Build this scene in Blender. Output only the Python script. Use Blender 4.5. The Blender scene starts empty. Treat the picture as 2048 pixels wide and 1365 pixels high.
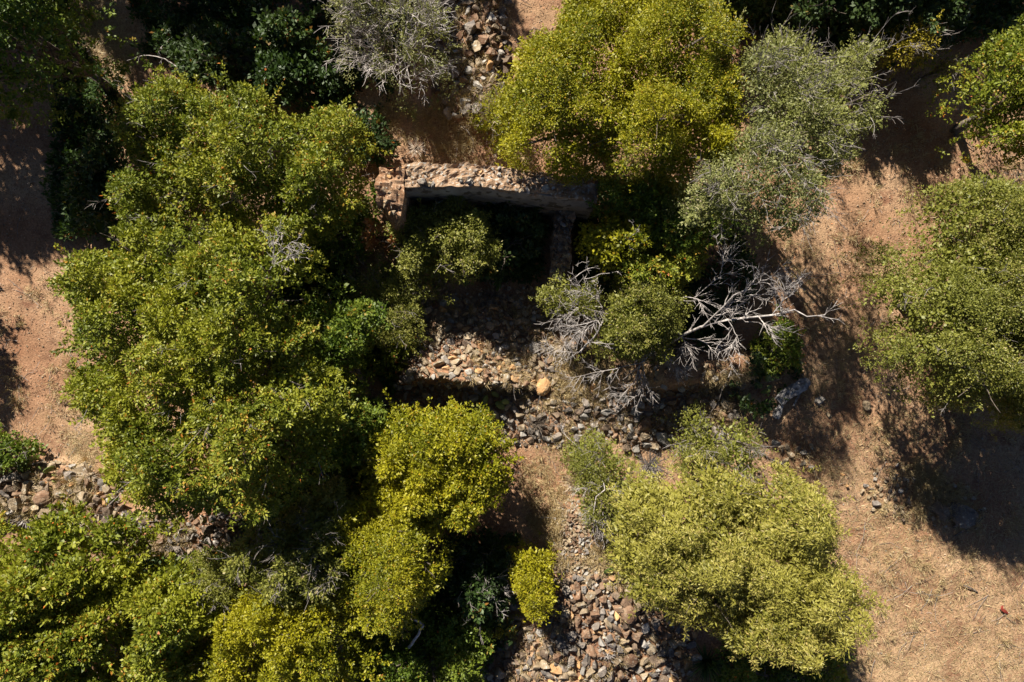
import bpy, math, random
import numpy as np
from mathutils import Vector, Matrix, noise as mnoise

C = bpy.context.scene.collection
sc = bpy.context.scene
rad = math.radians
random.seed(7)

# ---------------------------------------------------------------- camera, sky, sun, exposure
H = 14.0                                   # drone height in metres; 1 m on the ground = 100 px of the 2048 px photo
cam = bpy.data.objects.new('Camera', bpy.data.cameras.new('Camera')); C.objects.link(cam)
cam.location = (0, 0, H); cam.rotation_euler = (0, 0, 0)
cam.data.sensor_width = 36; cam.data.lens = 36*H/20.48
cam.data.clip_start = 0.1; cam.data.clip_end = 3000
sc.camera = cam

SUN_EL = 37.5
SDX, SDY = 0.44, -0.90                     # direction the shadows fall in
world = bpy.data.worlds.new("World"); sc.world = world; world.use_nodes = True
wn = world.node_tree.nodes; wl = world.node_tree.links
for n in list(wn): wn.remove(n)
sky = wn.new('ShaderNodeTexSky'); sky.sky_type = 'NISHITA'; sky.sun_disc = False
sky.air_density = .38; sky.ozone_density = 3.0; sky.dust_density = .3; sky.sun_elevation = rad(SUN_EL); sky.sun_rotation = math.atan2(-SDX, -SDY)
bg = wn.new('ShaderNodeBackground'); bg.inputs[1].default_value = 0.05
wo = wn.new('ShaderNodeOutputWorld')
wl.new(sky.outputs[0], bg.inputs[0]); wl.new(bg.outputs[0], wo.inputs[0])
sl = bpy.data.lights.new('Sun', 'SUN'); sl.energy = 5.0; sl.angle = rad(0.55); sl.color = (1.0, 0.93, 0.82)
sun = bpy.data.objects.new('Sun', sl); C.objects.link(sun)
ce = math.cos(rad(SUN_EL)); q = math.hypot(SDX, SDY)
ldir = Vector((SDX/q*ce, SDY/q*ce, -math.sin(rad(SUN_EL))))
sun.rotation_euler = ldir.to_track_quat('-Z', 'Y').to_euler(); sun.location = (-6, 12, 14)
sc.view_settings.view_transform = 'Standard'; sc.view_settings.look = 'None'
sc.view_settings.exposure = 1.03; sc.view_settings.gamma = 1.0

# ---------------------------------------------------------------- helpers
def W(px, py, z=0.0):
    k = (H - z)/H/100.0
    return (px - 1024)*k, (682.5 - py)*k
def tag(o, label=None, cat=None, group=None, kind=None):
    if label: o['label'] = label
    if cat: o['category'] = cat
    if group: o['group'] = group
    if kind: o['kind'] = kind
    return o
def empty(name, loc, label, cat, group=None):
    o = bpy.data.objects.new(name, None); C.objects.link(o); o.location = loc; o.empty_display_size = .2
    return tag(o, label, cat, group)
def np_mesh(name, verts, faces, tint=None, smooth=False):
    """faces: (M,k) int array (k = 3 or 4) or a list of such arrays."""
    me = bpy.data.meshes.new(name)
    fl = faces if isinstance(faces, list) else [faces]
    fl = [np.asarray(f, dtype=np.int32) for f in fl if len(f)]
    verts = np.asarray(verts, dtype=np.float32)
    me.vertices.add(len(verts)); me.vertices.foreach_set('co', verts.ravel())
    loops = np.concatenate([f.ravel() for f in fl]); counts = np.concatenate([np.full(len(f), f.shape[1], np.int32) for f in fl])
    me.loops.add(len(loops)); me.loops.foreach_set('vertex_index', loops)
    me.polygons.add(len(counts))
    starts = np.zeros(len(counts), np.int32); starts[1:] = np.cumsum(counts)[:-1]
    me.polygons.foreach_set('loop_start', starts); me.polygons.foreach_set('loop_total', counts)
    me.polygons.foreach_set('use_smooth', np.full(len(counts), smooth, dtype=bool))
    if tint is not None:
        a = me.attributes.new('tint', 'FLOAT', 'POINT'); a.data.foreach_set('value', np.asarray(tint, dtype=np.float32))
    me.update(calc_edges=True)
    return me
def link(name, me, mat=None, parent=None, loc=None):
    o = bpy.data.objects.new(name, me); C.objects.link(o)
    if mat and len(me.materials) == 0: me.materials.append(mat)
    if parent:
        o.parent = parent
    if loc: o.location = loc
    return o
_rt = np.random.RandomState(99).rand(256, 256)
def vnoise(x, y, s=0):
    x = np.asarray(x, float) + s*17.31; y = np.asarray(y, float) + s*9.77
    xi = np.floor(x).astype(int); yi = np.floor(y).astype(int); fx = x - xi; fy = y - yi
    fx = fx*fx*(3-2*fx); fy = fy*fy*(3-2*fy)
    g = lambda a, b: _rt[a & 255, b & 255]
    return (g(xi, yi)*(1-fx) + g(xi+1, yi)*fx)*(1-fy) + (g(xi, yi+1)*(1-fx) + g(xi+1, yi+1)*fx)*fy
def fbm(x, y, o=4, s=0):
    v = 0; a = .5; t = 0
    for i in range(o):
        v = v + a*vnoise(np.asarray(x)*2**i, np.asarray(y)*2**i, s+i*3); t += a; a *= .5
    return v/t
def poly_sd(poly, x, y):
    """signed distance to polygon (positive inside)"""
    P = np.asarray(poly, float); x = np.asarray(x, float); y = np.asarray(y, float)
    d = np.full(x.shape, 1e9); ins = np.zeros(x.shape, bool)
    for i in range(len(P)):
        ax, ay = P[i]; bx, by = P[(i+1) % len(P)]
        dx, dy = bx-ax, by-ay; L = dx*dx+dy*dy + 1e-12
        t = np.clip(((x-ax)*dx + (y-ay)*dy)/L, 0, 1)
        d = np.minimum(d, np.hypot(x-ax-t*dx, y-ay-t*dy))
        c = ((ay > y) != (by > y)); 
        with np.errstate(divide='ignore', invalid='ignore'):
            xx = (bx-ax)*(y-ay)/(by-ay + (1e-12 if by == ay else 0)) + ax
        ins ^= c & (x < xx)
    return np.where(ins, d, -d)
def wpoly(pts, z=0.0): return [W(a, b, z) for a, b in pts]
def nrm(v): return v/np.maximum(np.linalg.norm(v, axis=-1, keepdims=True), 1e-9)
def sstep(a, b, x): t = np.clip((x-a)/(b-a), 0, 1); return t*t*(3-2*t)

# ---------------------------------------------------------------- materials
def newmat(name):
    m = bpy.data.materials.new(name); m.use_nodes = True
    nt = m.node_tree
    for n in list(nt.nodes): nt.nodes.remove(n)
    out = nt.nodes.new('ShaderNodeOutputMaterial')
    return m, nt, out
def N(nt, t, **kw):
    n = nt.nodes.new(t)
    for k, v in kw.items():
        if k.startswith('i_'): n.inputs[int(k[2:])].default_value = v
        else: setattr(n, k, v)
    return n
def ramp(nt, stops, fac=None):
    r = nt.nodes.new('ShaderNodeValToRGB'); e = r.color_ramp.elements
    while len(e) < len(stops): e.new(0.5)
    for el, (p, c) in zip(e, stops): el.position = p; el.color = (*c, 1)
    if fac is not None: nt.links.new(fac, r.inputs[0])
    return r
def mixc(nt, fac, a, b, mode='MIX'):
    m = nt.nodes.new('ShaderNodeMix'); m.data_type = 'RGBA'; m.blend_type = mode
    for s, v in ((m.inputs[0], fac), (m.inputs[6], a), (m.inputs[7], b)):
        if hasattr(v, 'links'): nt.links.new(v, s)
        elif isinstance(v, (int, float)): s.default_value = v
        else: s.default_value = (*v, 1)
    return m.outputs[2]
def leaf_mat(name, c0, c1, c2, accent=(.45, .13, .02), acc=.985, transl=.28, patch=None, pscale=.7):
    m, nt, out = newmat(name); L = nt.links
    at = N(nt, 'ShaderNodeAttribute', attribute_name='tint')
    r = ramp(nt, [(0, c0), (.5, c1), (.93, c2), (acc, accent)], at.outputs['Fac'])
    col = r.outputs[0]
    if patch:
        geo = N(nt, 'ShaderNodeNewGeometry')
        no = N(nt, 'ShaderNodeTexNoise'); no.inputs['Scale'].default_value = pscale; no.inputs['Detail'].default_value = 2
        L.new(geo.outputs['Position'], no.inputs['Vector'])
        rr = ramp(nt, [(.45, (0, 0, 0)), (.62, (1, 1, 1))], no.outputs['Fac'])
        col = mixc(nt, rr.outputs[0], col, mixc(nt, .6, col, patch))
    p = N(nt, 'ShaderNodeBsdfPrincipled'); L.new(col, p.inputs['Base Color']); p.inputs['Roughness'].default_value = .5
    p.inputs['Specular IOR Level'].default_value = .35
    t = N(nt, 'ShaderNodeBsdfTranslucent'); L.new(mixc(nt, 1.0, col, (1.0, 1.05, .5), 'MULTIPLY'), t.inputs[0])
    mx = N(nt, 'ShaderNodeMixShader', i_0=transl); L.new(p.outputs[0], mx.inputs[1]); L.new(t.outputs[0], mx.inputs[2])
    L.new(mx.outputs[0], out.inputs[0]); return m
M = {}
M['leaf_green'] = leaf_mat('leaf_green', (0.051, 0.074, 0.007), (0.167, 0.204, 0.016), (0.372, 0.365, 0.045), patch=(.32, .32, .025))
M['leaf_deep'] = leaf_mat('leaf_deep', (.035, .068, .009), (.105, .165, .017), (.25, .31, .04), patch=(.18, .21, .02))
M['leaf_yellow'] = leaf_mat('leaf_yellow', (0.070, 0.087, 0.005), (0.219, 0.226, 0.009), (0.428, 0.392, 0.023), accent=(.42, .24, .02), patch=(.38, .34, .012))
M['leaf_gold'] = leaf_mat('leaf_gold', (0.102, 0.096, 0.007), (0.270, 0.235, 0.014), (0.465, 0.392, 0.036), accent=(.5, .22, .03), patch=(.42, .34, .03))
M['leaf_olive'] = leaf_mat('leaf_olive', (0.060, 0.071, 0.011), (0.181, 0.191, 0.027), (0.353, 0.331, 0.077), accent=(.36, .28, .14), patch=(.24, .25, .045))
M['leaf_grey'] = leaf_mat('leaf_grey', (.07, .085, .022), (.19, .205, .058), (.36, .36, .14), accent=(.36, .30, .2), patch=(.24, .25, .05))
M['leaf_pale'] = leaf_mat('leaf_pale', (0.079, 0.083, 0.011), (0.233, 0.222, 0.029), (0.484, 0.418, 0.117), accent=(.45, .33, .12), patch=(.36, .33, .06))
M['leaf_rust'] = leaf_mat('leaf_rust', (.16, .06, .02), (.36, .15, .05), (.5, .26, .11), accent=(.55, .4, .2))
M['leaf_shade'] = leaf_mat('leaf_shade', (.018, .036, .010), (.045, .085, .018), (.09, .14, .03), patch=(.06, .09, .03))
M['yucca'] = leaf_mat('yucca', (.03, .06, .02), (.07, .12, .03), (.15, .20, .06), accent=(.35, .30, .15), transl=.1)
M['cactus'] = leaf_mat('cactus', (.10, .14, .03), (.17, .20, .05), (.28, .28, .08), accent=(.30, .16, .04), transl=.03)
M['straw'] = leaf_mat('straw', (.20, .14, .07), (.40, .30, .15), (.58, .47, .26), accent=(.5, .3, .12), transl=.15)
M['litter'] = leaf_mat('litter', (.13, .075, .045), (.28, .18, .11), (.44, .33, .22), accent=(.5, .2, .08), transl=.05)
def bark_mat(name, a, b, rough=.85):
    m, nt, out = newmat(name); L = nt.links
    tc = N(nt, 'ShaderNodeNewGeometry'); no = N(nt, 'ShaderNodeTexNoise'); no.inputs['Scale'].default_value = 14; no.inputs['Detail'].default_value = 5
    L.new(tc.outputs['Position'], no.inputs['Vector'])
    r = ramp(nt, [(.35, a), (.65, b)], no.outputs['Fac'])
    p = N(nt, 'ShaderNodeBsdfPrincipled'); p.inputs['Roughness'].default_value = rough; p.inputs['Specular IOR Level'].default_value = .2
    L.new(r.outputs[0], p.inputs['Base Color'])
    bp = N(nt, 'ShaderNodeBump'); bp.inputs['Strength'].default_value = .4; bp.inputs['Distance'].default_value = .01
    L.new(no.outputs['Fac'], bp.inputs['Height']); L.new(bp.outputs[0], p.inputs['Normal'])
    L.new(p.outputs[0], out.inputs[0]); return m
M['bark'] = bark_mat('bark', (.06, .045, .035), (.20, .165, .13))
M['twig_grey'] = bark_mat('twig_grey', (.10, .085, .075), (.29, .26, .24))
M['dead_wood'] = bark_mat('dead_wood', (.20, .175, .16), (.56, .51, .47))
M['dead_warm'] = bark_mat('dead_warm', (.34, .27, .20), (.62, .52, .41))
M['log'] = bark_mat('log', (.12, .11, .11), (.42, .40, .39))
def rock_mat(name, a, b, c, lich=(.42, .40, .34), lf=.66, scale=7, rough=.9, dust=.26):
    m, nt, out = newmat(name); L = nt.links
    tc = N(nt, 'ShaderNodeNewGeometry'); oi = N(nt, 'ShaderNodeObjectInfo')
    ad = N(nt, 'ShaderNodeVectorMath', operation='ADD'); L.new(tc.outputs['Position'], ad.inputs[0])
    no = N(nt, 'ShaderNodeTexNoise'); no.inputs['Scale'].default_value = scale; no.inputs['Detail'].default_value = 6; no.inputs['Roughness'].default_value = .65
    L.new(ad.outputs[0], no.inputs['Vector'])
    r = ramp(nt, [(.30, a), (.52, b), (.72, c)], no.outputs['Fac'])
    n2 = N(nt, 'ShaderNodeTexNoise'); n2.inputs['Scale'].default_value = scale*2.3; n2.inputs['Detail'].default_value = 4
    L.new(ad.outputs[0], n2.inputs['Vector'])
    r2 = ramp(nt, [(lf-.06, (0, 0, 0)), (lf, (1, 1, 1))], n2.outputs['Fac'])
    col = mixc(nt, r2.outputs[0], r.outputs[0], lich)
    hs = N(nt, 'ShaderNodeHueSaturation'); L.new(col, hs.inputs['Color'])
    mr = N(nt, 'ShaderNodeMapRange'); mr.inputs['To Min'].default_value = .75; mr.inputs['To Max'].default_value = 1.2
    at = N(nt, 'ShaderNodeAttribute', attribute_name='tint'); 
    sm = N(nt, 'ShaderNodeMath', operation='ADD'); L.new(at.outputs['Fac'], sm.inputs[0]); L.new(oi.outputs['Random'], sm.inputs[1])
    fr = N(nt, 'ShaderNodeMath', operation='FRACT'); L.new(sm.outputs[0], fr.inputs[0])
    L.new(fr.outputs[0], mr.inputs['Value']); L.new(mr.outputs[0], hs.inputs['Value'])
    # earth dust lying on upward faces in patches
    nd = N(nt, 'ShaderNodeTexNoise'); nd.inputs['Scale'].default_value = 3.5; nd.inputs['Detail'].default_value = 5; L.new(tc.outputs['Position'], nd.inputs['Vector'])
    rd = ramp(nt, [(.42, (0, 0, 0)), (.62, (1, 1, 1))], nd.outputs['Fac'])
    du = N(nt, 'ShaderNodeMath', operation='MULTIPLY'); L.new(rd.outputs[0], du.inputs[0]); du.inputs[1].default_value = dust
    fin = mixc(nt, du.outputs[0], hs.outputs[0], (.31, .235, .16))
    p = N(nt, 'ShaderNodeBsdfPrincipled'); p.inputs['Roughness'].default_value = rough; p.inputs['Specular IOR Level'].default_value = .2
    L.new(fin, p.inputs['Base Color'])
    n3 = N(nt, 'ShaderNodeTexNoise'); n3.inputs['Scale'].default_value = scale*5; n3.inputs['Detail'].default_value = 6
    L.new(ad.outputs[0], n3.inputs['Vector'])
    bp = N(nt, 'ShaderNodeBump'); bp.inputs['Strength'].default_value = .7; bp.inputs['Distance'].default_value = .02
    L.new(n3.outputs['Fac'], bp.inputs['Height']); L.new(bp.outputs[0], p.inputs['Normal'])
    L.new(p.outputs[0], out.inputs[0]); return m
M['pale grey'] = rock_mat('rock_pale', (0.234, 0.216, 0.189), (0.360, 0.333, 0.297), (0.486, 0.450, 0.405))
M['grey'] = rock_mat('rock_grey', (0.093, 0.081, 0.073), (0.170, 0.149, 0.133), (0.272, 0.238, 0.206))
M['tan'] = rock_mat('rock_tan', (0.168, 0.120, 0.077), (0.302, 0.232, 0.149), (0.437, 0.370, 0.270))
M['rusty brown'] = rock_mat('rock_rust', (0.104, 0.056, 0.033), (0.200, 0.116, 0.071), (0.304, 0.215, 0.142), lich=(0.288, 0.232, 0.171))
M['dark brown'] = rock_mat('rock_dark', (0.068, 0.047, 0.034), (0.145, 0.102, 0.072), (0.238, 0.178, 0.128), lich=(0.255, 0.221, 0.170))
M['orange'] = rock_mat('rock_orange', (.36, .19, .08), (.50, .29, .13), (.58, .39, .22), lich=(.62, .5, .3), lf=.7)
M['wall'] = rock_mat('wall_rubble', (.20, .12, .07), (.36, .23, .14), (.48, .36, .25), lich=(.5, .46, .4), lf=.62, scale=9)
M['adobe'] = rock_mat('wall_earth', (.16, .085, .045), (.30, .165, .09), (.44, .28, .17), lich=(.5, .36, .24), lf=.64, scale=10)
M['plaster'] = rock_mat('plaster', (.14, .11, .085), (.25, .21, .17), (.36, .32, .26), lich=(.09, .07, .05), lf=.60, scale=2.4, dust=.1)

# ---------------------------------------------------------------- terrain
def seg_ridge(x, y, pts, w, h):
    d = np.full(np.shape(x), 1e9)
    for (a, b) in zip(pts[:-1], pts[1:]):
        ax, ay = W(*a); bx, by = W(*b); dx, dy = bx-ax, by-ay; L = dx*dx+dy*dy
        t = np.clip(((x-ax)*dx+(y-ay)*dy)/L, 0, 1); d = np.minimum(d, np.hypot(x-ax-t*dx, y-ay-t*dy))
    return h*(1-sstep(w*.3, w, d))
def mound(x, y, edges, top):
    z = np.full(np.shape(x), top, float)
    for (p, q_, s) in edges:            # inside lies to the left of p->q in photo px
        ax, ay = W(*p); bx, by = W(*q_); L = math.hypot(bx-ax, by-ay); nx, ny = -(by-ay)/L, (bx-ax)/L
        z = np.minimum(z, ((x-ax)*nx + (y-ay)*ny)*s)
    return np.maximum(z, 0)
def terrain(x, y):
    x = np.asarray(x, float); y = np.asarray(y, float)
    z = .25*(fbm(x*.22+5, y*.22+3, 2, 1)-.5)*sstep(0, 2, np.hypot(x, y)) + .10*(fbm(x*.9, y*.9, 3, 4)-.5)
    wob = .12*(fbm(x*1.6, y*1.6, 3, 8)-.5)
    xx, yy = x+wob, y+wob
    z = np.maximum(z, mound(xx, yy, [((790, 768), (1330, 792), 4.5), ((1330, 792), (1345, 640), 1.2), ((1345, 640), (1110, 640), 1.0), ((1110, 640), (940, 640), .75),
        ((940, 640), (830, 540), 1.1), ((830, 540), (790, 768), 1.6)], .85 + .12*wob) + z*.3)
    z = np.maximum(z, seg_ridge(x, y, [(1320, 745), (1480, 735)], .45, .45) + z*.3)
    z = z + seg_ridge(x, y, [(955, -200), (950, 210)], .7, .28)
    z = z + seg_ridge(x, y, [(-300, 960), (0, 980), (180, 985), (260, 1050), (560, 1080)], .75, .30)
    z = z + seg_ridge(x, y, [(1180, 1080), (1200, 1200), (1130, 1330), (1110, 1600)], 1.3, .35)
    z = z + seg_ridge(x, y, [(780, 520), (800, 600)], .4, .35)
    z = z + .9*sstep(12, 60, np.hypot(x, y))*(fbm(x*.03, y*.03, 2, 2)-.4)*4
    return z
def micro(x, y): return .045*(fbm(x*6, y*6, 3, 11)-.5) + .07*(fbm(x*2.1, y*2.1, 3, 14)-.5)
def terr1(x, y): return float(terrain(np.array([x]), np.array([y]))[0])
def G(px, py, dz=0.0):
    z = 0.0
    for _ in range(3):
        x, y = W(px, py, z+dz); z = terr1(x, y)
    return x, y, z
def axis(lo, hi, step, far):
    a = list(np.arange(lo, hi+1e-6, step)); s = step; v = hi; r = []
    while v < far: s *= 1.35; v += s; r.append(v)
    s = step; v = lo; l = []
    while v > -far: s *= 1.35; v -= s; l.append(v)
    return np.array(l[::-1]+a+r)
ax_ = axis(-12.5, 12.5, .05, 900); ay_ = axis(-8.8, 8.8, .05, 900)
gx, gy = np.meshgrid(ax_, ay_); gz = terrain(gx, gy) + micro(gx, gy)
ny_, nx_ = gx.shape; idx = np.arange(nx_*ny_).reshape(ny_, nx_)
gf = np.stack([idx[:-1, :-1], idx[:-1, 1:], idx[1:, 1:], idx[1:, :-1]], -1).reshape(-1, 4)
# straw-covered parts of the ground (a real cover, bottom right and left path), reddish earth parts
sx, sy = W(1850, 1330)
dry = np.clip(1-np.hypot((gx-sx)/4.2, (gy-sy)/3.2), 0, 1)*1.0
dry = np.clip(dry + 1.3*(fbm(gx*1.2, gy*1.2, 3, 21)-.5), 0, 1)
gme = np_mesh('ground', np.stack([gx, gy, gz], -1).reshape(-1, 3), gf, tint=dry.ravel(), smooth=True)
def ground_mat():
    m, nt, out = newmat('earth'); L = nt.links
    tc = N(nt, 'ShaderNodeNewGeometry'); at = N(nt, 'ShaderNodeAttribute', attribute_name='tint')
    def nz(s, d=4, r=.6):
        n = N(nt, 'ShaderNodeTexNoise'); n.inputs['Scale'].default_value = s; n.inputs['Detail'].default_value = d; n.inputs['Roughness'].default_value = r
        L.new(tc.outputs['Position'], n.inputs['Vector']); return n
    big = nz(.55, 4); r = ramp(nt, [(.32, (.25, .125, .07)), (.48, (.345, .205, .122)), (.66, (.45, .31, .19))], big.outputs['Fac'])
    fine = nz(26, 6, .75); rf = ramp(nt, [(.36, (.55, .50, .47)), (.5, (.93, .91, .89)), (.66, (1.25, 1.25, 1.22))], fine.outputs['Fac'])
    c = mixc(nt, .85, r.outputs[0], rf.outputs[0], 'MULTIPLY')
    c = mixc(nt, at.outputs['Fac'], c, mixc(nt, .85, (.40, .275, .16), rf.outputs[0], 'MULTIPLY'))
    mid = nz(2.2, 8, .75); rm = ramp(nt, [(.50, (0, 0, 0)), (.64, (1, 1, 1))], mid.outputs['Fac'])
    c = mixc(nt, rm.outputs[0], c, mixc(nt, .8, (.22, .115, .07), rf.outputs[0], 'MULTIPLY'))
    p = N(nt, 'ShaderNodeBsdfPrincipled'); p.inputs['Roughness'].default_value = .95; p.inputs['Specular IOR Level'].default_value = .1
    L.new(c, p.inputs['Base Color'])
    vo = N(nt, 'ShaderNodeTexVoronoi'); vo.inputs['Scale'].default_value = 34; L.new(tc.outputs['Position'], vo.inputs['Vector'])
    sub = N(nt, 'ShaderNodeMath', operation='SUBTRACT'); L.new(fine.outputs['Fac'], sub.inputs[0]); L.new(vo.outputs['Distance'], sub.inputs[1])
    bp = N(nt, 'ShaderNodeBump'); bp.inputs['Strength'].default_value = .6; bp.inputs['Distance'].default_value = .012
    L.new(sub.outputs[0], bp.inputs['Height']); L.new(bp.outputs[0], p.inputs['Normal'])
    L.new(p.outputs[0], out.inputs[0]); return m
tag(link('ground', gme, ground_mat()), 'dry reddish earth clearing and floor under the trees', 'ground', kind='structure')

# ---------------------------------------------------------------- tubes and branches (batched)
def tubes(batches, sides=4):
    """batches: list of (P (n,k,3), R (n,k)) -> verts, faces"""
    V = []; F = []; off = 0
    for P, R in batches:
        n, k, _ = P.shape
        if n == 0: continue
        T = np.empty_like(P); T[:, 1:-1] = P[:, 2:]-P[:, :-2]; T[:, 0] = P[:, 1]-P[:, 0]; T[:, -1] = P[:, -1]-P[:, -2]; T = nrm(T)
        ref = np.array([.31, .22, .92]); ref = np.broadcast_to(ref, T.shape).copy()
        par = np.abs((T*ref).sum(-1)) > .95; ref[par] = (1, 0, 0)
        U = nrm(np.cross(T, ref)); B = np.cross(T, U)
        a = np.arange(sides)*2*math.pi/sides
        ring = P[:, :, None, :] + R[:, :, None, None]*(np.cos(a)[None, None, :, None]*U[:, :, None, :] + np.sin(a)[None, None, :, None]*B[:, :, None, :])
        V.append(ring.reshape(-1, 3))
        ids = off + np.arange(n*k*sides).reshape(n, k, sides); nx = np.roll(ids, -1, axis=2)
        F.append(np.stack([ids[:, :-1], nx[:, :-1], nx[:, 1:], ids[:, 1:]], -1).reshape(-1, 4)); off += n*k*sides
        if sides == 4:
            F.append(ids[:, -1].reshape(-1, 4))
    return np.concatenate(V), np.concatenate(F)
def children(P, R, per, length, ang, k, rng, rr=.6, umin=.15, flat=1.0, up=0.0, bend=.125):
    n, kp, _ = P.shape
    m = n*per; pi = np.repeat(np.arange(n), per)
    u = umin + (1-umin)*rng.rand(m); f = u*(kp-1); i = np.minimum(f.astype(int), kp-2); t = f-i
    base = P[pi, i]*(1-t)[:, None] + P[pi, i+1]*t[:, None]; rb = (R[pi, i]*(1-t) + R[pi, i+1]*t)*rr
    T = nrm(P[pi, i+1]-P[pi, i]); r = rng.randn(m, 3); r[:, 2] *= flat
    r = nrm(r - (r*T).sum(-1, keepdims=True)*T)
    a = np.radians(ang*(.6+.8*rng.rand(m)))[:, None]
    d = nrm(np.cos(a)*T + np.sin(a)*r + np.array([0, 0, up]))
    ln = length*(.4+.9*rng.rand(m))*(1-.45*u)
    Q = np.empty((m, k, 3)); Q[:, 0] = base
    for j in range(1, k):
        dd = rng.randn(m, 3)*bend; dd[:, 2] *= flat
        d = nrm(d + dd + np.array([0, 0, up*.3])); Q[:, j] = Q[:, j-1] + d*(ln/(k-1))[:, None]
    tp = np.linspace(1, .35, k)[None, :]
    return Q, np.maximum(rb, .0042)[:, None]*tp
def curve(pts, k=8):
    """resample a traced chain to k points with a smooth curve (Catmull-Rom)"""
    P = np.array(pts, float); n = len(P); ts = np.linspace(0, n-1, k); out = []
    for t in ts:
        i = min(int(t), n-2); f = t-i
        p0, p1, p2, p3 = P[max(i-1, 0)], P[i], P[i+1], P[min(i+2, n-1)]
        out.append(.5*((2*p1)+(-p0+p2)*f+(2*p0-5*p1+4*p2-p3)*f*f+(-p0+3*p1-3*p2+p3)*f**3))
    return np.array(out)

# ---------------------------------------------------------------- crowns
def leaves_at(Cn, axis_dir, sp, rng, tintc):
    """clumps Cn (n,3), each with k leaves radiating about axis_dir (n,3)"""
    n = len(Cn); k = sp['k']; m = n*k
    c = np.repeat(Cn, k, 0); ad = np.repeat(axis_dir, k, 0)
    r = nrm(rng.randn(m, 3)); spread = sp.get('spread', 1.0)
    d = nrm(ad + r*spread); d[:, 2] += sp.get('lift', .1); d = nrm(d)
    base = c + d*sp['cr']*rng.rand(m, 1)**.7
    L = sp['L']*(.6+.7*rng.rand(m, 1)); w = sp['W']*(.6+.7*rng.rand(m, 1))
    # leaf direction: outward with droop
    ld = nrm(d + rng.randn(m, 3)*.35 + np.array([0, 0, -sp.get('droop', .15)]))
    s = nrm(np.cross(ld, nrm(rng.randn(m, 3)*.55 + np.array([0, 0, 1.0]))))
    a = base; b = base+ld*L*.45+s*w*.5; t = base+ld*L; e = base+ld*L*.45-s*w*.5
    V = np.stack([a, b, t, e], 1).reshape(-1, 3)
    F = np.arange(4*m).reshape(m, 4)
    tint = np.clip(np.repeat(tintc, k)*.55 + rng.rand(m)*.5, 0, .96); tint = np.where(rng.rand(m) < sp.get('acc', .012), 1.0, tint)
    return V, F, np.repeat(tint, 4)

SP = {
 'green':  dict(L=0.056, W=0.029, k=9, cr=.075, dens=560, A1=0.34, c1=0.62, A2=0.12, c2=0.24, depth=0.13, gap=0.22, spread=.95, mat='leaf_green', acc=.014),
 'deep':   dict(L=0.062, W=0.034, k=9, cr=.080, dens=400, A1=0.36, c1=0.6, A2=0.14, c2=0.26, depth=0.18, gap=0.28, spread=.95, mat='leaf_deep', acc=.006),
 'yellow': dict(lump=.45, L=0.036, W=0.018, k=9, cr=.085, dens=950, A1=0.26, c1=0.6, A2=0.08, c2=0.19, depth=0.13, gap=0.18, spread=1.5, mat='leaf_yellow', acc=.03),
 'gold':   dict(lump=.45, L=0.046, W=0.019, k=8, cr=.085, dens=760, A1=0.26, c1=0.5, A2=0.1, c2=0.2, depth=0.13, gap=0.2, spread=1.2, mat='leaf_gold', acc=.03, droop=.4),
 'olive':  dict(lump=.45, L=0.036, W=0.017, k=9, cr=.095, dens=800, A1=0.24, c1=0.52, A2=0.09, c2=0.19, depth=0.14, gap=0.22, spread=1.5, mat='leaf_olive', acc=.03),
 'grey':   dict(lump=.45, L=0.038, W=0.018, k=9, cr=.110, dens=560, A1=0.32, c1=0.66, A2=0.12, c2=0.22, depth=0.16, gap=0.27, spread=1.6, mat='leaf_grey', acc=.05, twigs=1),
 'pale':   dict(lump=.8, L=0.064, W=0.017, k=8, cr=.085, dens=760, A1=0.42, c1=0.5, A2=0.13, c2=0.22, depth=0.15, gap=0.22, spread=1.0, mat='leaf_pale', acc=.03, droop=.9),
 'rust':   dict(L=.070, W=.045, k=7, cr=.070, dens=260, A1=.16, c1=.40, A2=.08, c2=.20, depth=.10, gap=0.28, spread=1.2, mat='leaf_rust', acc=.05),
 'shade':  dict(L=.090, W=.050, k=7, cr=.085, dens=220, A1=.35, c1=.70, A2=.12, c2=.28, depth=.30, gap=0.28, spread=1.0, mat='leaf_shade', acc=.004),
}
def puffs(x, y, pts, rr, zo, miss):
    """height of the union of spheres (radius rr, offset zo) over the grid; cover = 1 on top of a sphere, 0 between them"""
    h = np.full(x.shape, miss); cov = np.zeros(x.shape)
    for i in range(0, len(pts), 48):
        p = pts[i:i+48]; d2 = (x[..., None]-p[:, 0])**2 + (y[..., None]-p[:, 1])**2; r2 = rr[i:i+48]**2
        hh = np.where(d2 < r2, zo[i:i+48]+np.sqrt(np.maximum(r2-d2, 0))*.62-rr[i:i+48]*.5, miss)
        h = np.maximum(h, hh.max(-1)); cov = np.maximum(cov, np.clip(1-d2/r2, 0, 1).max(-1))
    return h, cov
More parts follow.
